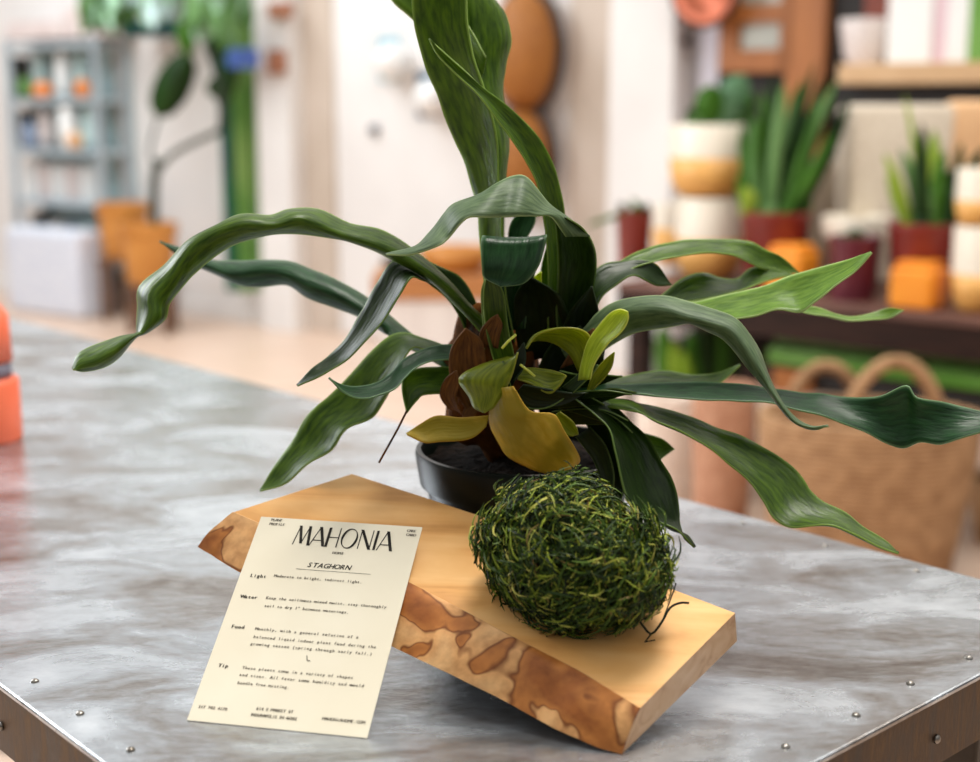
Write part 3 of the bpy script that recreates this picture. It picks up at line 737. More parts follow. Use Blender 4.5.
# pilasters and recess of the back wall
bm = bmesh.new(); wbox(bm, 250, 296, -90, 333, 0, .14, z0=0, z1=4.2); tag(obj('trim_1', bm, M_wall), kind='structure')
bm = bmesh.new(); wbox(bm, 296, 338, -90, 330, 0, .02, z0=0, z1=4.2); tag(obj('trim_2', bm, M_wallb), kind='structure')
bm = bmesh.new(); wbox(bm, 106, 134, -90, 320, 0, .05, z0=0, z1=4.2); tag(obj('trim_3', bm, pm('grey_pilaster', (178, 168, 160), (164, 152, 144), 3, .7)), kind='structure')
bm = bmesh.new(); wbox(bm, 612, 664, -90, 430, 0, .16, z0=0, z1=4.2); tag(obj('trim_4', bm, M_wall), kind='structure')
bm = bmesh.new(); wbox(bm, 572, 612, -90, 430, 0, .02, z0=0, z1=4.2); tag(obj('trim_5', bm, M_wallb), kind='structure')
bm = bmesh.new(); wbox(bm, 664, 690, -90, 430, 0, .03, z0=0, z1=4.2); tag(obj('trim_6', bm, pm('cream_wall_strip', (218, 206, 184), (208, 194, 172), 3, .7)), kind='structure')
bm = bmesh.new(); wbox(bm, 690, 724, -90, 430, 0, .03, z0=0, z1=4.2); tag(obj('trim_7', bm, pm('lavender_white_panel', (222, 218, 228), (210, 206, 216), 3, .6)), kind='structure')
bm = bmesh.new(); wbox(bm, -200, 250, 288, 300, 0, .03, z0=0, z1=.1); tag(obj('baseboard_back', bm, M_wall), kind='structure')
# white door with a knob; globes below imitate reflections in its glass
M_glass = pm('blue_grey_glass', (150, 190, 205), (190, 215, 222), 3, .12, spec=.8); M_white = pm('white_gloss', (240, 240, 238), (232, 232, 230), 4, .25)
bm = bmesh.new(); wbox(bm, 340, 500, -60, 350, 0, .03, .006, z0=.02)
door = tag(obj('door_1', bm, M_wall), kind='structure')
bm = bmesh.new(); kp = onwall(376, 130, .03)
add_lathe(bm, kp, [(.02, 0), (.03, .005), (.03, .03), (.018, .045)], 16, ax=wn.to_track_quat('Z', 'Y').to_matrix()); obj('door_knob', bm, pm('grey_knob', (130, 130, 136), (100, 100, 106), 20, .3, .8), door, smooth=True)
def wall_sphere(name, x, y, r_px, d, mat, label, cat, group=None, sz=1.0):
    p = onwall(x, y, d); r = r_px / FPX * p.y
    bm = bmesh.new(); bmesh.ops.create_uvsphere(bm, u_segments=24, v_segments=16, radius=r)
    for v in bm.verts: v.co = Vector((v.co.x, v.co.y, v.co.z * sz)) + p
    return tag(obj(name, bm, mat, smooth=True, origin=p), label, cat, group)
def glint(x, y, back, label):  # solid globe built in place of a reflection in the door glass
    r = empty('wall_glint', onwall(x, y, .03), label, 'glint', 'glints on the white door wall')
    bm = bmesh.new(); wbox(bm, x - 16, x + 8, y - 26, y + 20, .03, .045, .005); obj('back_plate', bm, back, r)
    p = onwall(x, y, .13); bm = bmesh.new(); bmesh.ops.create_uvsphere(bm, u_segments=24, v_segments=16, radius=.1)
    for v in bm.verts: v.co += p
    obj('globe', bm, M_white, r, smooth=True)
glint(392, 62, M_glass, 'round white globe imitating a glint in the door glass, pale blue plate behind, left of the tall frond')
glint(432, 98, pm('petrol_blue_plate', (40, 90, 120), (30, 74, 104), 4, .3), 'round white globe imitating a glint in the door glass, dark blue plate behind, half hidden by the tall frond')
# hooks on the pilaster
for (x, y, w, h), lb in (((277, 10, 11, 7), 'brown wooden peg near the top of the white post'), ((273, 62, 8, 12), 'brown wooden peg lower down the white post')):
    bm = bmesh.new(); wbox(bm, x - w, x + w, y - h, y + h, .14, .2, .015)
    tag(obj('wooden_peg', bm, pm('peg_wood', (168, 112, 84), (150, 98, 72), 10, .5)), lb, 'peg', 'pegs on the white post')

# ---- left: open shelf unit with shop goods
M_shelf = pm('blue_grey_steel', (188, 200, 206), (168, 180, 188), 5, .4, .1)
SD0, SD1 = .03, .3
shelf = empty('display_shelf', onwall(58, 300, .3) * 1.0, 'tall pale blue-grey steel shelf unit crowded with goods at the far left', 'shelf unit')
shelf.location.z = 0
sx0 = wc(6, 100, SD1)[0]; sx1 = wc(97, 100, SD1)[0]
ztop = wc(60, 38, SD1)[1]
for a in (sx0, sx1 - .04):
    for d in (SD0, SD1 - .04):
        bm = bmesh.new(); add_box(bm, WO, wu, wn, a, a + .04, d, d + .04, 0, ztop, .004); obj('post', bm, M_shelf, shelf)
bm = bmesh.new(); add_box(bm, WO, wu, wn, sx0, sx1, SD0 - .02, SD0, .1, ztop); obj('back_panel', bm, pm('pale_aqua_panel', (190, 214, 214), (150, 172, 176), 4, .3), shelf)
tiers = []
for y in (42, 98, 150, 201, 262):
    z = wc(60, y, SD1)[1]; tiers.append(z)
    bm = bmesh.new(); add_box(bm, WO, wu, wn, sx0 + .01, sx1 - .01, SD0, SD1, z - .035, z, .004); obj('shelf_board', bm, M_shelf, shelf)
G_ = {'white': M_white, 'dark': pm('dark_box_card', (44, 44, 40), (30, 30, 30), 6, .6), 'orange': pm('orange_glaze', (236, 150, 84), (226, 128, 60), 6, .4), 'aqua': pm('aqua_glaze', (206, 230, 228), (190, 216, 216), 5, .15),
      'blue': pm('blue_grey_glaze', (126, 142, 168), (150, 164, 186), 5, .3), 'green': pm('leaf_green_blur', (98, 140, 72), (70, 112, 50), 12, .6), 'pink': pm('pinkish_white', (228, 216, 212), (214, 198, 194), 6, .5), 'peach': pm('peach_glaze', (226, 176, 130), (214, 160, 112), 6, .4)}
def jar(x, tier, w, h, mat, label, cat='vase', grp='goods on the pale steel shelves', round_=True, d=.36):
    x = 7 + x * .86; w *= .8; d = .1 if d < .3 else .16 if d < .4 else .23
    s = wc(x, 120, d)[0]; z = tiers[tier]; D = onwall(x, 120, d).y / FPX
    r = w * D / 2; hh = h * D; c = WO + wu * s + wn * d + Z * z
    bm = bmesh.new()
    if round_: add_lathe(bm, c, [(r * .6, 0), (r * .95, hh * .25), (r, hh * .5), (r * .8, hh * .8), (r * .5, hh * .92), (r * .55, hh), (r * .45, hh), (r * .4, hh * .9)], 24)
    else: add_box(bm, c, wu, wn, -r, r, -.04, .04, 0, hh, .006)
    nm = {'vase': 'vase', 'box': 'goods_box', 'plant': 'small_plant', 'globe': 'highlight_globe', 'bottle': 'bottle'}[cat]
    return tag(obj(nm, bm, mat, smooth=round_, origin=c), label, cat, grp)
jar(20, 1, 20, 40, G_['dark'], 'dark box on the upper tier at the left end of the steel shelf', 'box', round_=False, d=.2)
jar(24, 1, 20, 20, G_['green'], 'round green plant in front of the dark box on the upper tier', 'plant', d=.4)
jar(42, 1, 18, 44, G_['aqua'], 'pale blue vase between the dark box and the tall white vase', 'vase', d=.2)
jar(44, 1, 26, 16, G_['orange'], 'low orange bowl on the upper tier left of centre', 'vase', d=.42)
jar(68, 1, 20, 46, G_['white'], 'tall white vase on the upper tier of the steel shelf', 'vase')
jar(90, 1, 20, 18, G_['orange'], 'round orange jar at the right end of the upper tier', 'vase', d=.42)
jar(90, 1, 18, 44, G_['aqua'], 'pale aqua jar behind the orange jar at the right', 'vase', d=.18)
jar(23, 2, 18, 36, G_['dark'], 'dark box on the second tier at the left end', 'box', round_=False, d=.2)
jar(25, 2, 18, 26, G_['blue'], 'blue-grey jar in front of the dark box on the second tier', 'vase', d=.42)
jar(45, 2, 18, 40, G_['pink'], 'pale pinkish jar second from the left on the second tier', 'vase')
jar(70, 2, 25, 46, G_['white'], 'large white globe built for a bottle highlight, second tier of the steel shelf', 'globe', d=.4)  # solid globe stands in for a highlight on the bottles
jar(78, 2, 20, 18, G_['peach'], 'small peach jar in front of the large white globe', 'vase', d=.45)
jar(95, 2, 19, 42, G_['aqua'], 'pale aqua globe built for a bottle highlight, right end of the second tier', 'globe')  # another bottle highlight built as a solid globe
for i, x in enumerate((26, 42, 58, 74, 92)):
    jar(x, 3, 15, 34, G_['pink' if i % 2 else 'white'], ['white packet at the left end of the third tier', 'pinkish packet second from left on the third tier', 'white packet in the middle of the third tier', 'pinkish packet second from right on the third tier', 'white packet at the right end of the third tier'][i], 'box', round_=False)
jar(32, 4, 20, 44, G_['dark'], 'dark box on the lowest tier at the left', 'box', round_=False)
jar(52, 4, 16, 36, G_['pink'], 'pinkish box beside the dark box on the lowest tier', 'box', round_=False)
jar(68, 4, 14, 38, G_['blue'], 'blue-grey bottle in the middle of the lowest tier', 'bottle')
jar(86, 4, 20, 40, G_['aqua'], 'aqua vase at the right end of the lowest tier', 'vase')
for x0, x1, y0, lb in ((4, 62, 22, 'cream carton on top of the steel shelf, left one'), (62, 104, 6, 'pale pink carton on top of the steel shelf, right one')):
    bm = bmesh.new(); wbox(bm, x0, x1, y0, 40, .03, .29, .01, z0=ztop); tag(obj('carton', bm, G_['pink']), lb, 'carton', 'cartons on top of the steel shelf')
M_bag = pm('bluish_white_plastic', (228, 232, 240), (206, 212, 228), 30, .4, bump=.4)
bm = bmesh.new(); wbox(bm, 2, 80, 226, 306, .34, .56, .04, z0=0.0)
tag(obj('storage_bin', bm, M_bag), 'bluish white plastic bin on the floor before the steel shelf', 'bin')
# orange thing at the far left of the metal table
oc = onZ(-6, 440, TZ); 
M_coral = pm('coral_plastic', (240, 120, 84), (232, 104, 68), 8, .4)
can = empty('coral_canister', oc, 'coral orange canister with grey waist at the left end of the metal table', 'canister')
bm = bmesh.new(); add_lathe(bm, oc, [(.034, 0), (.036, .004), (.036, .078), (.034, .082), (.02, .082)], 32); obj('body', bm, M_coral, can, smooth=True)
bm = bmesh.new(); add_lathe(bm, oc + Z * .082, [(.028, 0), (.028, .02), (.02, .02)], 32); obj('waist', bm, pm('grey_collar', (120, 116, 130), (100, 98, 112), 8, .4), can, smooth=True)
bm = bmesh.new(); add_lathe(bm, oc + Z * .102, [(.02, 0), (.03, .002), (.028, .06), (.018, .075), (.008, .078)], 32); obj('lid', bm, M_coral, can, smooth=True)

# ---- foliage helpers for the blurred plants
def blade(bm, p0, p1, w, bend=Vector((0, 0, 0)), n=8, mi=0, taper=.7, th=.003, fold=.25):
    """one tapering, slightly folded leaf from p0 to p1"""
    ax = (p1 - p0); side = ax.cross(CAM - p0); side = side.normalized(); nr = side.cross(ax).normalized()
    R = []
    for i in range(n + 1):
        t = i / n
        ww = w * (math.sin(math.pi * min(1, (t * taper + (1 - taper)))) ** .42 if t < 1 else 0.02)
        c = p0.lerp(p1, t) + bend * (4 * t * (1 - t))
        R.append([c - side * ww / 2, c - nr * ww * fold, c + side * ww / 2, c + nr * th])
    V = [[bm.verts.new(p) for p in r] for r in R]
    for i in range(n):
        for k in range(4):
            f = bm.faces.new((V[i][k], V[i][(k + 1) % 4], V[i + 1][(k + 1) % 4], V[i + 1][k])); f.material_index = mi; f.smooth = True
    bm.faces.new(V[0]); bm.faces.new(list(reversed(V[-1])))
def leafmat(n, a, b, rough=.45): return pm(n, a, b, 9, rough, spec=.2, stretch=(1, 1, .3))
L_dark = leafmat('house_leaf_dark', (20, 42, 10), (34, 64, 18)); L_mid = leafmat('house_leaf_mid', (44, 84, 18), (70, 114, 30)); L_yel = leafmat('house_leaf_yellow_green', (120, 150, 40), (160, 176, 70)); L_pale = leafmat('house_leaf_pale', (104, 140, 84), (72, 114, 54))
L_mint = leafmat('house_leaf_mint', (180, 214, 184), (150, 192, 156))
L_sil = leafmat('house_leaf_silver', (110, 140, 110), (70, 108, 72))

# ---- two tan pots at the left with a branching plant
M_tan = pm('tan_orange_pot', (208, 142, 66), (190, 122, 50), 6, .45)
M_stand = pm('brown_stand_wood', (120, 84, 60), (96, 66, 46), 8, .6)
def pot(name, x0, x1, y0, y1, Y, mat, parent=None, prof=None, zb=None, pname='pot'):
    c = atY((x0 + x1) / 2, y1, Y); s = Y / FPX / math.cos(PITCH) * .99
    r = (x1 - x0) / 2 * s; zt = atY((x0 + x1) / 2, y0, Y).z
    if zb is None: zb = c.z
    h = zt - zb; c = Vector((c.x, Y, zb))
    prof = prof or [(.78, 0), (.8, .02), (.93, .8), (1, .82), (1.02, .99), (1.0, 1), (.92, 1), (.9, .9), (.88, .88)]
    bm = bmesh.new(); add_lathe(bm, c, [(a * r, b_ * h) for a, b_ in prof], 40)
    return c, r, h, bm
def stand(x0, x1, Y, z1, lb):
    s = Y / FPX
    cx = atY((x0 + x1) / 2, 250, Y).x; w = (x1 - x0) / 2 * s
    r = empty('plant_stand', Vector((cx, Y, 0)), lb, 'plant stand', 'wooden stands under the tan pots')
    o_ = Vector((cx, Y, 0)); ux = Vector((1, 0, 0)); uy = Vector((0, 1, 0))
    bm = bmesh.new(); add_box(bm, o_, ux, uy, -w, w, -w, w, z1 - .04, z1, .006); obj('seat', bm, M_stand, r)
    for sx in (-1, 1):
        for sy in (-1, 1):
            bm = bmesh.new(); add_box(bm, o_, ux, uy, sx * w * .8 - .02, sx * w * .8 + .02, sy * w * .8 - .02, sy * w * .8 + .02, 0, z1 - .04, .004); obj('leg', bm, M_stand, r)
YA, YB = 8.75, 8.2
zA = atY(125, 256, YA).z; zB = atY(150, 282, YB).z
stand(102, 148, YA, zA, 'brown wooden stand under the taller tan pot'); stand(128, 172, YB, zB, 'brown wooden stand under the shorter front tan pot')
c, r, h, bm = pot('p', 99, 151, 203, 256, YA, M_tan, zb=zA)
o = obj('tan_planter', bm, M_tan, smooth=False, origin=c); autosmooth(o); tag(o, 'tapered tan orange planter, the rear and left of the two by the steel shelf', 'planter', 'tan planters by the white wall')
c, r, h, bm = pot('p', 122, 179, 223, 282, YB, M_tan, zb=zB)
tp = empty('fig_plant', c, 'sparse dark-leaved branching plant in the front tan planter', 'plant')
autosmooth(obj('planter', bm, M_tan, tp))
M_stem = pm('dark_green_stem', (40, 52, 34), (28, 38, 24), 10, .6)
bm = bmesh.new()
def q(x, y, dy=0): return atY(x, y, YB + dy)
add_lathe(bm, c + Z * (h * .8), [(r * .86, 0), (r * .86, .02), (r * .5, .03)], 24); obj('soil', bm, M_soil, tp)
bm = bmesh.new()
add_tube(bm, crom([q(155, 232), q(154, 200), q(155, 175), q(160, 160)], 4), .028, 8)
add_tube(bm, crom([q(157, 172), q(172, 155), q(195, 142), q(222, 130)], 4), .018, 8)
add_tube(bm, crom([q(222, 130), q(222, 100), q(216, 70), q(208, 48)], 4), .022, 8)
add_tube(bm, crom([q(157, 172), q(150, 150), q(158, 118)], 4), .01, 8)
stem_ = obj('stem', bm, M_stem, tp, smooth=True)
for x0, y0, x1, y1, w, mt in ((156, 118, 190, 52, .21, L_dark), (208, 80, 226, 96, .12, L_dark), (222, 60, 206, 26, .12, L_dark), (220, 110, 236, 52, .1, L_dark), (190, 56, 180, 20, .1, L_mid)):
    bm = bmesh.new(); blade(bm, q(x0, y0), q(x1, y1), w, taper=1); obj('leaf', bm, mt, stem_)
# green painted corner post & climbing foliage at the top left
bm = bmesh.new(); wbox(bm, 214, 226, -90, 300, 0, .22, .01, z0=.22); tag(obj('teal_post', bm, pm('teal_paint', (30, 96, 92), (44, 120, 90), 3, .5)), 'tall narrow teal upright beside the lime green one, left of the white post', 'post', 'coloured uprights on the back wall')
bm = bmesh.new(); wbox(bm, 227, 241, -90, 300, 0, .2, .01, z0=.22); tag(obj('green_post', bm, pm('lime_paint', (140, 176, 96), (96, 146, 62), 3, .5)), 'tall narrow lime green upright against the white post', 'post', 'coloured uprights on the back wall')
def hanging(x, y, w, h, d, lb, n, mats, basket):
    n = n + 16
    p = onwall(x, y, d); D = p.y / FPX
    r = empty('hanging_plant', p, lb, 'plant', 'plants hanging at the top left')
    bm = bmesh.new(); add_lathe(bm, p + Z * (h * D * .3), [(.06, 0), (.11, .05), (.13, .14), (.12, .15), (.1, .13)], 24); obj('basket', bm, basket, r, smooth=True)
    bm = bmesh.new(); rn = random.Random(x)
    for i in range(n):
        a = p + Vector((rn.uniform(-.08, .08), rn.uniform(-.08, .08), h * D * .4 + rn.uniform(0, .1)))
        e = p + wu * rn.uniform(-.5, .5) * w * D + wn * rn.uniform(-.08, .2) + Z * rn.uniform(-.45, .5) * h * D
        blade(bm, a, e, rn.uniform(.08, .14), Z * .05, mi=rn.randrange(len(mats)), taper=1)
    obj('foliage', bm, mats, r)
    bm = bmesh.new(); add_tube(bm, [p + Z * (h * D * .3 + .14), p + Z * 2.2], .006, 6); obj('cord', bm, M_stem, r)
hanging(118, 8, 56, 60, .5, 'leafy green hanging plant nearest the steel shelf', 34, [L_mid, L_pale, L_mint], G_['white'])
hanging(168, 5, 60, 60, .45, 'pale green hanging plant in the middle of the top left', 30, [L_mint, G_['aqua'], L_pale], G_['white'])
hanging(222, 20, 60, 80, .5, 'pale green hanging plant in front of the teal upright', 34, [L_mint, L_pale], pm('brown_clay', (140, 78, 48), (120, 64, 40), 8, .6))
bm = bmesh.new(); wbox(bm, 225, 246, 48, 68, .22, .34, .02); tag(obj('blue_box', bm, pm('cobalt_paint', (96, 130, 210), (80, 112, 196), 6, .4)), 'small cobalt blue box on the lime upright', 'box')
bm = bmesh.new(); wbox(bm, 120, 162, 20, 35, .06, .3, .01); tag(obj('teal_valance', bm, pm('deep_teal', (16, 92, 96), (10, 70, 78), 5, .5)), 'deep teal box high on the wall beside the grey pilaster', 'box')

# ---- two brown baskets hanging on the wall behind the tall fronds
M_leather = pm('brown_woven', (168, 106, 40), (146, 88, 30), 40, .6, bump=.3); M_dk = pm('dark_strap', (50, 32, 24), (36, 24, 18), 10, .5)
def wall_basket(x, y, rx, rz, lb):
    p = onwall(x, y, .05); D = p.y / FPX
    r = empty('wall_basket', p, lb, 'basket', 'brown baskets hanging on the white wall')
    q_ = Matrix((wu, Z, wn)).transposed()
    def disc(prof):
        bm = bmesh.new()
        add_lathe(bm, p, [(a, b_) for a, b_ in prof], 40, ax=q_ @ Matrix.Diagonal((rx * D, rz * D, 1)))
        return bm
    obj('woven_body', disc([(.8, 0), (1, .02), (1, .06), (.95, .16), (.7, .24), (.3, .27)]), M_leather, r, smooth=True)
    bm = bmesh.new(); pts = [p + wn * .08 + (wu * math.cos(a) * rx + Z * math.sin(a) * rz) * D * 1.02 for a in [2 * math.pi * i / 40 for i in range(41)]]
    add_tube(bm, pts, .03, 6); obj('rim', bm, M_dk, r, smooth=True)
wall_basket(536, 52, 36, 56, 'large brown woven basket hanging on the wall, the upper one behind the tall fronds')
wall_basket(534, 160, 31, 50, 'smaller brown woven basket hanging on the wall below the large one')

# ---- low white cabinet with tan top behind the plant
YC = 6.6
def rbox(name, x0, x1, y0, y1, Y, dep, mat, bev=.008, zb=None, zt=None, parent=None, origin=True):
    a = atY(x0, y1, Y); b_ = atY(x1, y1, Y); z0 = a.z if zb is None else zb; z1 = atY((x0 + x1) / 2, y0, Y).z if zt is None else zt
    bm = bmesh.new(); add_box(bm, Vector((0, Y, 0)), Vector((1, 0, 0)), Vector((0, 1, 0)), a.x, b_.x, 0, dep, z0, z1, bev)
    return obj(name, bm, mat, parent, origin=Vector(((a.x + b_.x) / 2, Y + dep / 2, z0)) if parent is None else None)
cab = empty('low_cabinet', Vector((atY(440, 300, YC).x, YC, 0)), 'low white cabinet with a tan wooden top behind the fern', 'cabinet')
ztp = atY(440, 276, YC).z
M_tanw = pm('tan_wood_top', (190, 128, 74), (172, 110, 60), 5, .5, stretch=(1, 6, 6))
rbox('cabinet_top', 372, 500, 276, 300, YC - .02, .55, M_tanw, parent=cab)
rbox('cabinet_body', 380, 494, 300, 400, YC, .5, pm('white_panelled', (236, 228, 222), (222, 212, 206), 3, .5, stretch=(8, 1, .2)), parent=cab, zb=0)
c = Vector((atY(402, 272, YC + .2).x, YC + .2, ztp))
bm = bmesh.new(); add_lathe(bm, c, [(.05, 0), (.09, .03), (.1, .07), (.095, .07), (.06, .03)], 24); tag(obj('dark_bowl', bm, G_['dark'], smooth=True, origin=c), 'small dark bowl on the low cabinet behind the fern', 'bowl')
c = Vector((atY(455, 272, YC + .2).x, YC + .2, ztp))
bm = bmesh.new(); add_lathe(bm, c, [(.12, 0), (.17, .06), (.18, .12), (.17, .12), (.11, .03)], 28); tag(obj('tan_basket', bm, M_tan, smooth=True, origin=c), 'shallow tan basket on the low cabinet behind the fern', 'basket')

# ---- right: plant bench
BZ = .74
b0 = onZ(980, 318, BZ); b1 = onZ(640, 284, BZ)
bu = (b1 - b0).normalized(); bw = Vector((-bu.y, bu.x, 0))
if bw.y < 0: bw = -bw                                    # away from the camera
BO = Vector((b0.x, b0.y, 0)); BLEN = (b1 - b0).length + .1
M_dkw = pm('dark_bench_wood', (52, 31, 23), (36, 21, 16), 6, .55, spec=.2, stretch=(1, 1, 6)); M_bt = pm('bench_top_wood', (112, 76, 64), (92, 60, 50), 5, .4)
bench = empty('plant_bench', BO + bu * BLEN / 2 + bw * .4, 'dark wooden bench lined with potted plants on the right', 'bench')
bm = bmesh.new(); add_box(bm, BO, bu, bw, -.9, BLEN, 0, .85, BZ - .03, BZ, .004); obj('bench_top', bm, M_bt, bench)
bm = bmesh.new(); add_box(bm, BO, bu, bw, -.9, BLEN, .01, .05, BZ - .13, BZ - .03); add_box(bm, BO, bu, bw, -.9, BLEN, .79, .84, BZ - .13, BZ - .03); obj('bench_apron', bm, M_dkw, bench)
for a in (-.8, BLEN - .1):
    for d in (.03, .76):
        bm = bmesh.new(); add_box(bm, BO, bu, bw, a, a + .07, d, d + .07, 0, BZ - .03, .004); obj('leg', bm, M_dkw, bench)
M_gr = pm('green_paint', (84, 140, 40), (110, 158, 70), 4, .4)
g0 = onplane(980, 362, b0 + bw * .1, bw); g1 = onplane(768, 338, b0 + bw * .1, bw)
gz = (g0.z + g1.z) / 2; ga0 = -.6; ga1 = (g1 - BO).dot(bu)
bm = bmesh.new(); add_box(bm, BO, bu, bw, ga0, ga1, .1, .24, gz - .085, gz - .03, .006); add_box(bm, BO, bu, bw, ga0, ga1, .14, .24, gz - .03, gz, .006)
tag(obj('green_plank', bm, M_gr), 'long green painted plank stored under the plant bench', 'plank')
# it lies on a lower dark shelf of the bench
bm = bmesh.new(); add_box(bm, BO, bu, bw, -.8, BLEN - .03, .2, .8, gz - .12, gz - .085, .003); obj('lower_shelf', bm, M_dkw, bench)
M_maroon = pm('maroon_plastic', (128, 44, 36), (110, 34, 30), 5, .35)
STRAIGHT = [(.8, 0), (.82, .02), (.98, .93), (1, .94), (1, 1), (.93, 1), (.9, .9), (.88, .88)]
def benchY(x, off):
    """depth of the point of the bench line `off` metres behind its front edge, seen at photo column x"""
    p = onplane(x, 300, b0 + bw * off, bw); return p.y
def bpot(x0, x1, ytop, off, label, nm='potted_plant', mat=None, zb=BZ, prof=STRAIGHT, cat='plant', grp='plants in maroon pots on the bench'):
    Y = benchY((x0 + x1) / 2, off)
    c, r, h, bm = pot('p', x0, x1, ytop, 300, Y, mat or M_maroon, zb=zb, prof=prof)
    root = empty(nm, c, label, cat, grp)
    autosmooth(obj('pot', bm, mat or M_maroon, root))
    bm = bmesh.new(); add_lathe(bm, c + Z * h * .86, [(r * .9, 0), (r * .9, .015), (r * .4, .02)], 24); obj('soil', bm, M_soil, root)
    return root, c, r, h, Y
def blades(root, Y, base, tips, mats):
    rn = random.Random(5)
    for i, (bx, by, tx, ty, w, mi) in enumerate(tips):
        dy = rn.uniform(-.05, .05)
        bm = bmesh.new(); blade(bm, atY(bx, by, Y + dy * .6), atY(tx, ty, Y + dy), w, wu * rn.uniform(-.02, .02), taper=.72)
        obj('leaf', bm, mats[mi], root)
LM = [L_dark, L_mid, L_yel, L_pale]
rt, c, r, h, Y = bpot(885, 956, 222, .2, 'yellow-green snake plant in the largest maroon pot at the right of the bench')
blades(rt, Y, c, [(908, 228, 884, 152, .035, 2), (915, 228, 904, 92, .02, 2), (918, 228, 900, 148, .04, 3), (922, 228, 922, 122, .045, 0), (930, 228, 934, 128, .05, 2), (938, 228, 952, 168, .05, 0), (936, 228, 945, 150, .045, 1), (944, 228, 962, 142, .035, 0), (946, 230, 986, 145, .045, 0), (926, 228, 914, 165, .05, 3), (935, 228, 956, 180, .045, 3), (912, 228, 890, 165, .04, 2)], LM)
rt, c, r, h, Y = bpot(738, 807, 211, .25, 'dense dark green strap-leaved plant in the maroon pot at the middle of the bench')
rn = random.Random(9); tips = []
for tx, ty in ((752, 102), (762, 88), (772, 74), (784, 80), (794, 92), (803, 78), (816, 60), (824, 74), (838, 78), (850, 96), (742, 124), (748, 140), (846, 122), (834, 130), (760, 120), (790, 110), (812, 105), (826, 104), (776, 100), (742, 108), (768, 110), (784, 104), (756, 112), (800, 118), (820, 90), (832, 94), (806, 92), (780, 124), (798, 132), (816, 128), (764, 134)):
    tips.append((772 + (tx - 790) * .32 + rn.uniform(-4, 4), 214, tx, ty, rn.uniform(.028, .05), rn.choice((0, 0, 1, 1, 0, 3))))
tips += [(748, 214, 744, 186, .06, 2), (800, 214, 806, 186, .06, 1), (752, 214, 744, 168, .05, 1)]
blades(rt, Y, c, tips, LM)
rt, c, r, h, Y = bpot(614, 651, 211, .25, 'small spiky plant in the smallest maroon pot at the left end of the bench')
blades(rt, Y, c, [(625, 212, 618, 203, .03, 0), (632, 212, 632, 198, .03, 1), (640, 212, 647, 202, .03, 0), (628, 212, 586, 226, .02, 1), (636, 212, 640, 204, .03, 3)], LM)
# two-tone cream and tan bowls
M_cream = pm('cream_glaze', (238, 230, 214), (228, 218, 200), 6, .4); M_tan2 = pm('honey_tan_glaze', (226, 172, 96), (214, 156, 80), 6, .45)
def twotone(x0, x1, y0, y1, Y, zb, label, split=.55):
    c, r, h, bm = pot('p', x0, x1, y0, y1, Y, M_tan2, zb=zb, prof=[(.55, 0), (.8, .08), (.95, .25), (1, split)])
    root = empty('two_tone_planter', c, label, 'planter', 'cream and tan planters on the bench')
    obj('tan_base', bm, M_tan2, root, smooth=True)
    bm = bmesh.new(); add_lathe(bm, c, [(r, h * split), (1.0 * r, h * .97), (.98 * r, h), (.9 * r, h), (.88 * r, h * .7)], 40); autosmooth(obj('cream_band', bm, M_cream, root))
    return root, c, r, h
Yt = benchY(708, .3)
zmid = atY(708, 197, Yt).z
twotone(675, 743, 197, 260, Yt, BZ, 'cream over tan planter standing on the bench under another one', .5)
rt, c, r, h = twotone(669, 748, 124, 197, Yt, zmid, 'cream over tan planter stacked on top of another, holding a small plant')
for i, (bx, by, tx, ty, w, mt) in enumerate(((715, 128, 745, 74, .12, L_sil), (705, 128, 712, 84, .1, L_mid), (725, 128, 752, 92, .09, L_mid), (700, 128, 688, 108, .05, L_dark), (735, 128, 738, 84, .1, L_sil), (695, 128, 694, 114, .06, L_pale))):
    bm = bmesh.new(); blade(bm, atY(bx, by, Yt), atY(tx, ty, Yt - .03), w, taper=.95); obj('leaf', bm, mt, rt)
twotone(652, 686, 204, 262, benchY(668, .55), BZ, 'cream over tan planter half hidden behind the stacked pair', .62)
Yt = benchY(975, .12); z2 = atY(975, 226, Yt).z
twotone(950, 1004, 226, 312, Yt, BZ, 'cream over tan planter at the right edge of the bench, the lower of two', .45)
twotone(955, 1000, 168, 226, Yt, z2, 'cream over tan planter stacked at the right edge of the bench, the upper of two', .45)
# orange square candles
M_or = pm('orange_wax', (240, 150, 36), (232, 136, 26), 6, .45)
for x0, x1, y0, off, lb in ((903, 951, 263, .05, 'orange square candle in front of the largest maroon pot'), (774, 818, 246, .12, 'orange square candle in front of the middle maroon pot')):
    Y = benchY((x0 + x1) / 2, off); a = atY(x0, 280, Y); b_ = atY(x1, 280, Y); zt = atY(x0, y0, Y).z; cx = (a + b_) / 2; w = (b_.x - a.x) / 2 * .95
    cc = Vector((cx.x, Y + w, BZ)); r_ = empty('square_candle', cc, lb, 'candle', 'orange candles on the bench')
    bm = bmesh.new(); add_box(bm, cc, bu, bw, -w, w, -w, w, 0, (zt - BZ) * .86, .012); add_box(bm, cc, bu, bw, -w * .85, w * .85, -w * .85, w * .85, (zt - BZ) * .86, zt - BZ, .012); obj('wax', bm, M_or, r_)
    bm = bmesh.new(); add_tube(bm, [cc + Z * (zt - BZ - .005), cc + Z * (zt - BZ + .012)], .003, 6); obj('wick', bm, M_dk, r_)
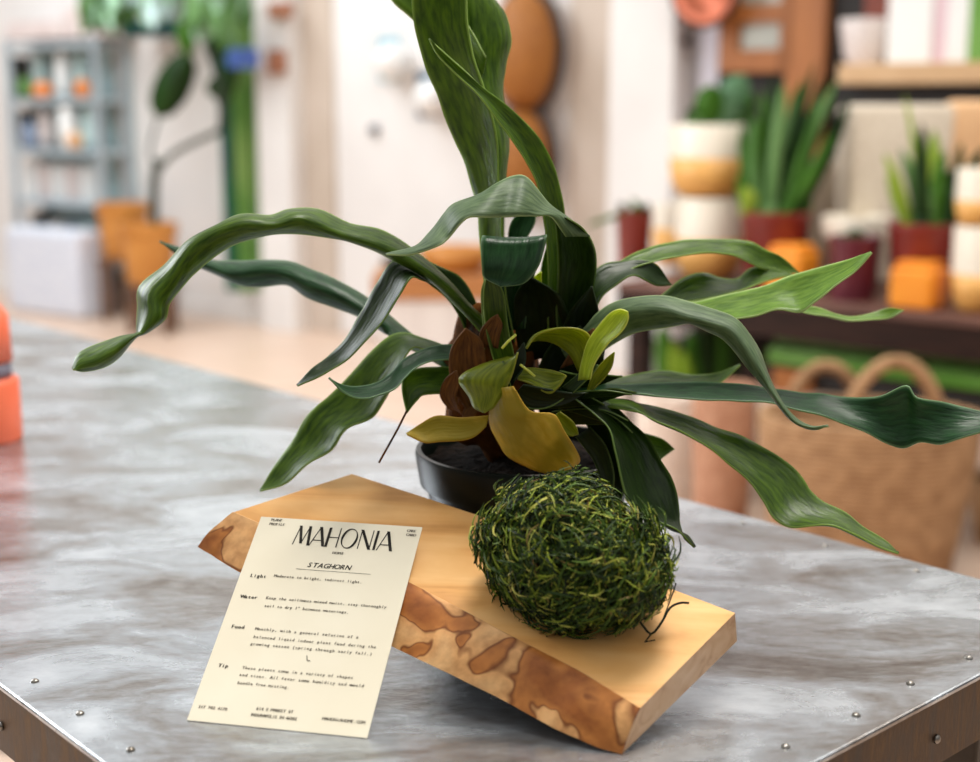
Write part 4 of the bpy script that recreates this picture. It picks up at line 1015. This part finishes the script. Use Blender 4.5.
# plum pot with succulent, cream bowl behind
M_plum = pm('plum_glaze', (112, 44, 58), (84, 30, 44), 5, .3)
rt, c, r, h, Y = bpot(826, 878, 236, .12, 'dark succulent in a plum glazed pot beside the largest maroon pot', mat=M_plum, grp='other plants on the bench')
blades(rt, Y, c, [(850, 242, 838, 238, .05, 0), (856, 246, 868, 240, .06, 0), (852, 242, 852, 228, .05, 0), (860, 250, 872, 252, .05, 1)], LM)
Y = benchY(855, .35); zz = atY(855, 238, Y).z
bm = bmesh.new(); cb = Vector((atY(855, 238, Y).x, Y, BZ))
rr = 33 / FPX * Y
r_ = empty('footed_bowl', cb, 'cream bowl on a dark foot behind the plum pot', 'bowl')
add_lathe(bm, cb, [(rr * .8, 0), (rr * .75, .01), (rr * .7, zz - BZ)], 32); obj('foot', bm, M_dkw, r_, smooth=False)
bm = bmesh.new(); add_lathe(bm, cb + Z * (zz - BZ), [(rr * .9, 0), (rr * 1.02, .03), (rr, atY(855, 216, Y).z - zz), (rr * .9, atY(855, 216, Y).z - zz), (rr * .7, .02)], 36); autosmooth(obj('bowl', bm, M_cream, r_))
# canvas bags
M_canvas = pm('beige_canvas', (214, 202, 184), (200, 186, 166), 40, .8, bump=.2); M_canv2 = pm('grey_beige_canvas', (186, 170, 150), (170, 154, 134), 40, .8)
def bag(x0, x1, y0, off, dep, mat, lb, lean=0):
    Y = benchY((x0 + x1) / 2, off); a = atY(x0, 200, Y); b_ = atY(x1, 200, Y); zt = atY((x0 + x1) / 2, y0, Y).z
    o_ = Vector((a.x, Y, BZ)); w = b_.x - a.x; ux = Vector((1, 0, 0)); uy = Vector((0, 1, 0)); H = zt - BZ
    bm = bmesh.new()
    pts = [o_ + ux * (x + (lean if z_ else 0)) + uy * y + Z * z_ for z_, ins in ((0, .02), (H, 0)) for x, y in ((ins, 0), (w - ins, 0), (w - ins, dep), (ins, dep))]
    add_hex(bm, pts, .025)
    o = obj('canvas_bag', bm, mat, origin=o_); autosmooth(o, 50); tag(o, lb, 'bag', 'canvas bags standing on the bench')
bag(846, 952, 104, .52, .2, M_canvas, 'large upright beige canvas bag behind the snake plant')
bag(806, 846, 160, .6, .12, M_canv2, 'smaller grey-beige canvas bag left of the large one')
bag(942, 1000, 100, .75, .06, pm('peach_board', (228, 186, 140), (216, 170, 124), 5, .6), 'peach coloured bag behind the right end of the large canvas bag')

# ---- right: dark shelving on the wall above
shelf2 = empty('wall_shelving', onwall(860, 200, .3), 'dark wooden shelving with a pale shelf board on the right wall', 'shelf unit')
shelf2.location.z = 0
M_dark = pm('near_black_wood', (30, 24, 20), (20, 16, 14), 5, .6); M_pal = pm('pale_shelf_wood', (214, 178, 136), (196, 158, 116), 5, .5, stretch=(1, 1, 6)); M_om = pm('orange_brown_wood', (168, 104, 50), (148, 88, 40), 5, .5, stretch=(4, 4, .5))
bm = bmesh.new(); wbox(bm, 722, 1080, -60, 430, .04, .07, z0=.02, z1=2.6); obj('back_board', bm, M_dark, shelf2)
bm = bmesh.new(); wbox(bm, 790, 813, -60, 300, .07, .14, .006, z0=0, z1=2.6); obj('upright', bm, M_om, shelf2)
bm = bmesh.new(); wbox(bm, 838, 1080, 64, 82, .07, .62, .004); tag(obj('shelf_board', bm, M_pal, shelf2), 'pale wooden shelf board')
zsh = wc(900, 66, .62)[1]
bm = bmesh.new(); wbox(bm, 838, 1080, 82, 104, .07, .5, 0); obj('shelf_box', bm, M_dark, shelf2)
zsh = wc(900, 64, .62)[1]
# framed mirror cabinet left of the upright
fr_ = empty('framed_picture', onwall(752, 60, .1), 'brown wooden frame with pale grey-green panel beside the shelving', 'frame')
bm = bmesh.new()
for x0, x1, y0, y1 in ((722, 736, -50, 72), (783, 790, -50, 72), (736, 783, 50, 72), (736, 783, 5, 22)): wbox(bm, x0, x1, y0, y1, .07, .14, .004)
obj('frame', bm, M_om, fr_)
bm = bmesh.new(); wbox(bm, 736, 783, -50, 60, .07, .1); obj('panel', bm, pm('grey_green_panel', (178, 178, 164), (160, 162, 150), 4, .3), fr_)
# copper pan over the lavender panel
M_cop = pm('copper', (186, 100, 70), (160, 84, 58), 6, .3, .6)
cp = onwall(708, 4, .22)
rp = empty('copper_pan', cp, 'copper pan with black rim hanging above the white panel', 'pan')
qx = Matrix((wu, Z, wn)).transposed(); D = cp.y / FPX
bm = bmesh.new(); add_lathe(bm, cp + Z * .06, [(.1, -.04), (.15, -.02), (.16, .05), (.15, .06), (.1, .02)], 32, ax=qx); obj('body', bm, M_cop, rp, smooth=True)
bm = bmesh.new(); add_tube(bm, [cp + Z * .06 + wn * .04 + (wu * math.cos(a) + Z * math.sin(a)) * .16 for a in [2 * math.pi * i / 32 for i in range(33)]], .014, 6); obj('rim', bm, M_dk, rp, smooth=True)
bm = bmesh.new(); p_ = onwall(687, 41, .03); add_lathe(bm, p_, [(.02, 0), (.024, .03), (.01, .05)], 16, ax=wn.to_track_quat('Z', 'Y').to_matrix()); tag(obj('wall_hook', bm, M_dk, smooth=True, origin=p_), 'small black hook on the cream wall strip', 'hook')
# goods on the shelf board
sp_ = onwall(865, 60, .42); c = WO + wu * (sp_ - WO).dot(wu) + wn * .42 + Z * zsh; D = c.y / FPX
bm = bmesh.new(); h_ = 44 * D; add_lathe(bm, c, [(16 * D, 0), (20 * D, h_ * .2), (26 * D, h_ * .95), (25.5 * D, h_), (23 * D, h_), (17 * D, h_ * .2)], 32, wob=.04)
tag(autosmooth(obj('white_pot', bm, pm('white_speckled', (236, 230, 226), (206, 190, 186), 60, .4), origin=c)), 'white speckled flower pot on the pale shelf board', 'pot')
M_pst = pm('pink_stripe_paper', (226, 200, 206), (216, 186, 194), 6, .6)
for x0, x1, y0, d1, mt, lb in ((889, 930, -14, .5, M_white, 'white box next to the speckled pot on the shelf board'), (931, 948, -10, .48, M_pst, 'narrow pinkish box between the white boxes on the shelf board'), (949, 968, -16, .5, M_white, 'narrow white box beside the green one on the shelf board'), (970, 1010, -20, .5, M_gr, 'green box at the right end of the shelf board')):
    bm = bmesh.new(); wbox(bm, x0, x1, y0, 60, .2, d1, .01, z0=zsh); tag(obj('paper_box', bm, mt), lb, 'box', 'boxes on the pale shelf board')
bm = bmesh.new(); wbox(bm, 866, 889, -40, 24, .1, .2, .01, z0=zsh); tag(obj('red_brown_box', bm, pm('red_brown', (132, 66, 48), (116, 54, 40), 6, .6)), 'red-brown upright box behind the speckled pot', 'box')

# ---- right, on the floor: baskets and a green plant
def jute_mat(name, c1, c2):
    m, nt, b = newmat(name); b.inputs['Roughness'].default_value = .85
    tc = nd(nt, 'ShaderNodeTexCoord'); mp = nd(nt, 'ShaderNodeMapping'); mp.inputs['Scale'].default_value = (1, 1, 1)
    nt.links.new(tc.outputs['Object'], mp.inputs[0])
    w = nd(nt, 'ShaderNodeTexWave', Scale=22, Distortion=2.5, Detail=2); w.bands_direction = 'Z'; nt.links.new(mp.outputs[0], w.inputs['Vector'])
    n = nd(nt, 'ShaderNodeTexNoise', Scale=24, Detail=4); nt.links.new(mp.outputs[0], n.inputs['Vector'])
    ad = nd(nt, 'ShaderNodeMath', operation='MULTIPLY_ADD'); nt.links.new(w.outputs['Fac'], ad.inputs[0]); ad.inputs[1].default_value = .3; nt.links.new(n.outputs['Fac'], ad.inputs[2])
    nt.links.new(ramp(nt, ad.outputs[0], [(.4, c1), (.85, c2)]), b.inputs['Base Color'])
    bp = nd(nt, 'ShaderNodeBump', Strength=.6, Distance=.02); nt.links.new(ad.outputs[0], bp.inputs['Height']); nt.links.new(bp.outputs[0], b.inputs['Normal'])
    return m
M_jute = jute_mat('tan_jute', (136, 98, 64), (184, 144, 104)); M_terra = jute_mat('terracotta_weave', (168, 116, 88), (198, 150, 120)); M_creamw = jute_mat('cream_weave', (220, 200, 184), (236, 220, 206))
def basket(x0, x1, ytop, Y, ratio, mat, label, grp='woven baskets on the floor', handles=(), name='woven_basket', sy=.7):
    cx = (x0 + x1) / 2; s = Y / FPX * 1.0
    p = atY(cx, ytop, Y); H = p.z; R_ = (x1 - x0) / 2 * s
    c = Vector((p.x, Y, 0)); root = empty(name, c, label, 'basket', grp)
    bm = bmesh.new(); add_lathe(bm, c, [(R_ * ratio, 0), (R_ * (ratio * .6 + .4), H * .35), (R_ * .98, H * .75), (R_, H * .97), (R_ * .99, H), (R_ * .94, H), (R_ * .92, H * .7), (R_ * ratio * .9, .03)], 48, sy=sy)
    obj('body', bm, mat, root, smooth=True)
    for hx0, hx1, hy, dy in handles:
        bm = bmesh.new(); pts = []
        for i in range(17):
            a = math.pi * i / 16
            top_ = atY((hx0 + hx1) / 2, hy, Y + dy)
            xx = (atY(hx0, ytop, Y + dy).x + atY(hx1, ytop, Y + dy).x) / 2 - math.cos(a) * (hx1 - hx0) / 2 * s
            pts.append(Vector((xx, Y + dy, H - .06 + math.sin(a) * (top_.z - H + .06))))
        add_tube(bm, pts, .02, 8); obj('handle', bm, mat, root, smooth=True)
    return root
basket(756, 984, 412, 3.75, .78, M_jute, 'large tan jute basket with two looped handles under the plant bench', handles=((845, 942, 362, -.16), (786, 862, 366, .16)))
basket(692, 757, 385, 4.0, .8, M_terra, 'terracotta coloured basket left of the large jute basket', sy=1)
rt = basket(634, 706, 392, 4.3, .85, M_creamw, 'pale cream basket left of the terracotta basket', sy=1)
basket(966, 1100, 478, 4.1, .8, M_jute, 'tan basket at the right edge behind the large jute basket')
gp = Vector((atY(690, 400, 4.45).x, 4.62, 0))
gr_ = empty('floor_plant', gp, 'bright green strap-leaved plant in a white pot under the bench behind the baskets', 'plant')
bm = bmesh.new(); add_lathe(bm, gp, [(.09, 0), (.1, .01), (.13, .36), (.125, .37), (.11, .33)], 32); autosmooth(obj('pot', bm, M_white, gr_))
for x0, x1, y1, w, mt in ((668, 662, 322, .07, L_mid), (690, 684, 350, .05, L_yel), (700, 704, 312, .1, L_dark), (712, 724, 318, .09, L_mid), (694, 690, 330, .06, L_mid), (720, 740, 330, .08, L_dark), (676, 674, 340, .05, L_yel)):
    bm = bmesh.new(); blade(bm, atY(x0, 405, 4.6), atY(x1, y1, 4.55), w, taper=.8); obj('leaf', bm, mt, gr_)

# ================================================================== LIGHT
w = bpy.data.worlds.new('World'); SC.world = w; w.use_nodes = True
nt = w.node_tree; bg = nt.nodes['Background']
bg.inputs[0].default_value = (1.0, .985, .965, 1)
tcw = nd(nt, 'ShaderNodeTexCoord'); spw = nd(nt, 'ShaderNodeSeparateXYZ'); nt.links.new(tcw.outputs['Generated'], spw.inputs[0])
m1 = nd(nt, 'ShaderNodeMath', operation='MULTIPLY_ADD'); nt.links.new(spw.outputs[2], m1.inputs[0]); m1.inputs[1].default_value = .8; m1.inputs[2].default_value = .1
m2 = nd(nt, 'ShaderNodeMath', operation='MULTIPLY_ADD'); nt.links.new(spw.outputs[1], m2.inputs[0]); m2.inputs[1].default_value = .12; nt.links.new(m1.outputs[0], m2.inputs[2])
m3 = nd(nt, 'ShaderNodeMath', operation='MAXIMUM'); nt.links.new(m2.outputs[0], m3.inputs[0]); m3.inputs[1].default_value = .04
nt.links.new(m3.outputs[0], bg.inputs[1])
def area(name, loc, target, size, energy, col=(1, 1, 1), sy=None):
    l = bpy.data.lights.new(name, 'AREA'); l.energy = energy; l.color = col; l.size = size
    if sy: l.shape = 'RECTANGLE'; l.size_y = sy
    o = bpy.data.objects.new(name, l); COL.objects.link(o); o.location = loc
    o.rotation_euler = (Vector(target) - Vector(loc)).to_track_quat('-Z', 'Y').to_euler()
    return o
area('shop_window_light', (-3.4, 3.6, 2.4), (0, 1.2, .9), 2.2, 110, (.93, .97, 1), 1.8)
area('overhead_fill', (.35, 1.35, 2.9), (.1, 1.0, .9), .7, 34, (1, .95, .88))  # unseen fill added overhead to brighten tops and darken under the board
area('back_fill', (-3.0, 6.4, 3.9), (-2.6, 9.5, .6), 3.0, 115, (.9, .96, 1))  # unseen fill added to brighten the back wall at the left
area('middle_fill', (0.2, 4.4, 3.6), (.2, 7, .8), 1.6, 14, (1, .98, .95))  # unseen fill added for the middle of the back wall
area('bench_fill', (1.8, 3.2, 3.2), (1.7, 4.6, .8), 1.4, 28, (1, .93, .85))  # unseen warm fill added over the bench

cam = bpy.data.cameras.new('Camera'); co = bpy.data.objects.new('Camera', cam); COL.objects.link(co)
co.location = CAM; co.rotation_euler = (math.radians(90) - PITCH, 0, 0)
cam.sensor_width = 36; cam.sensor_fit = 'HORIZONTAL'; cam.lens = FPX / 980 * 36; cam.clip_start = .05
cam.dof.use_dof = True; cam.dof.focus_distance = 1.04; cam.dof.aperture_fstop = 3.4
SC.camera = co
SC.view_settings.view_transform = 'Standard'; SC.view_settings.look = 'None'; SC.view_settings.gamma = 1; SC.view_settings.use_curve_mapping = False
SC.view_settings.exposure = 0.55
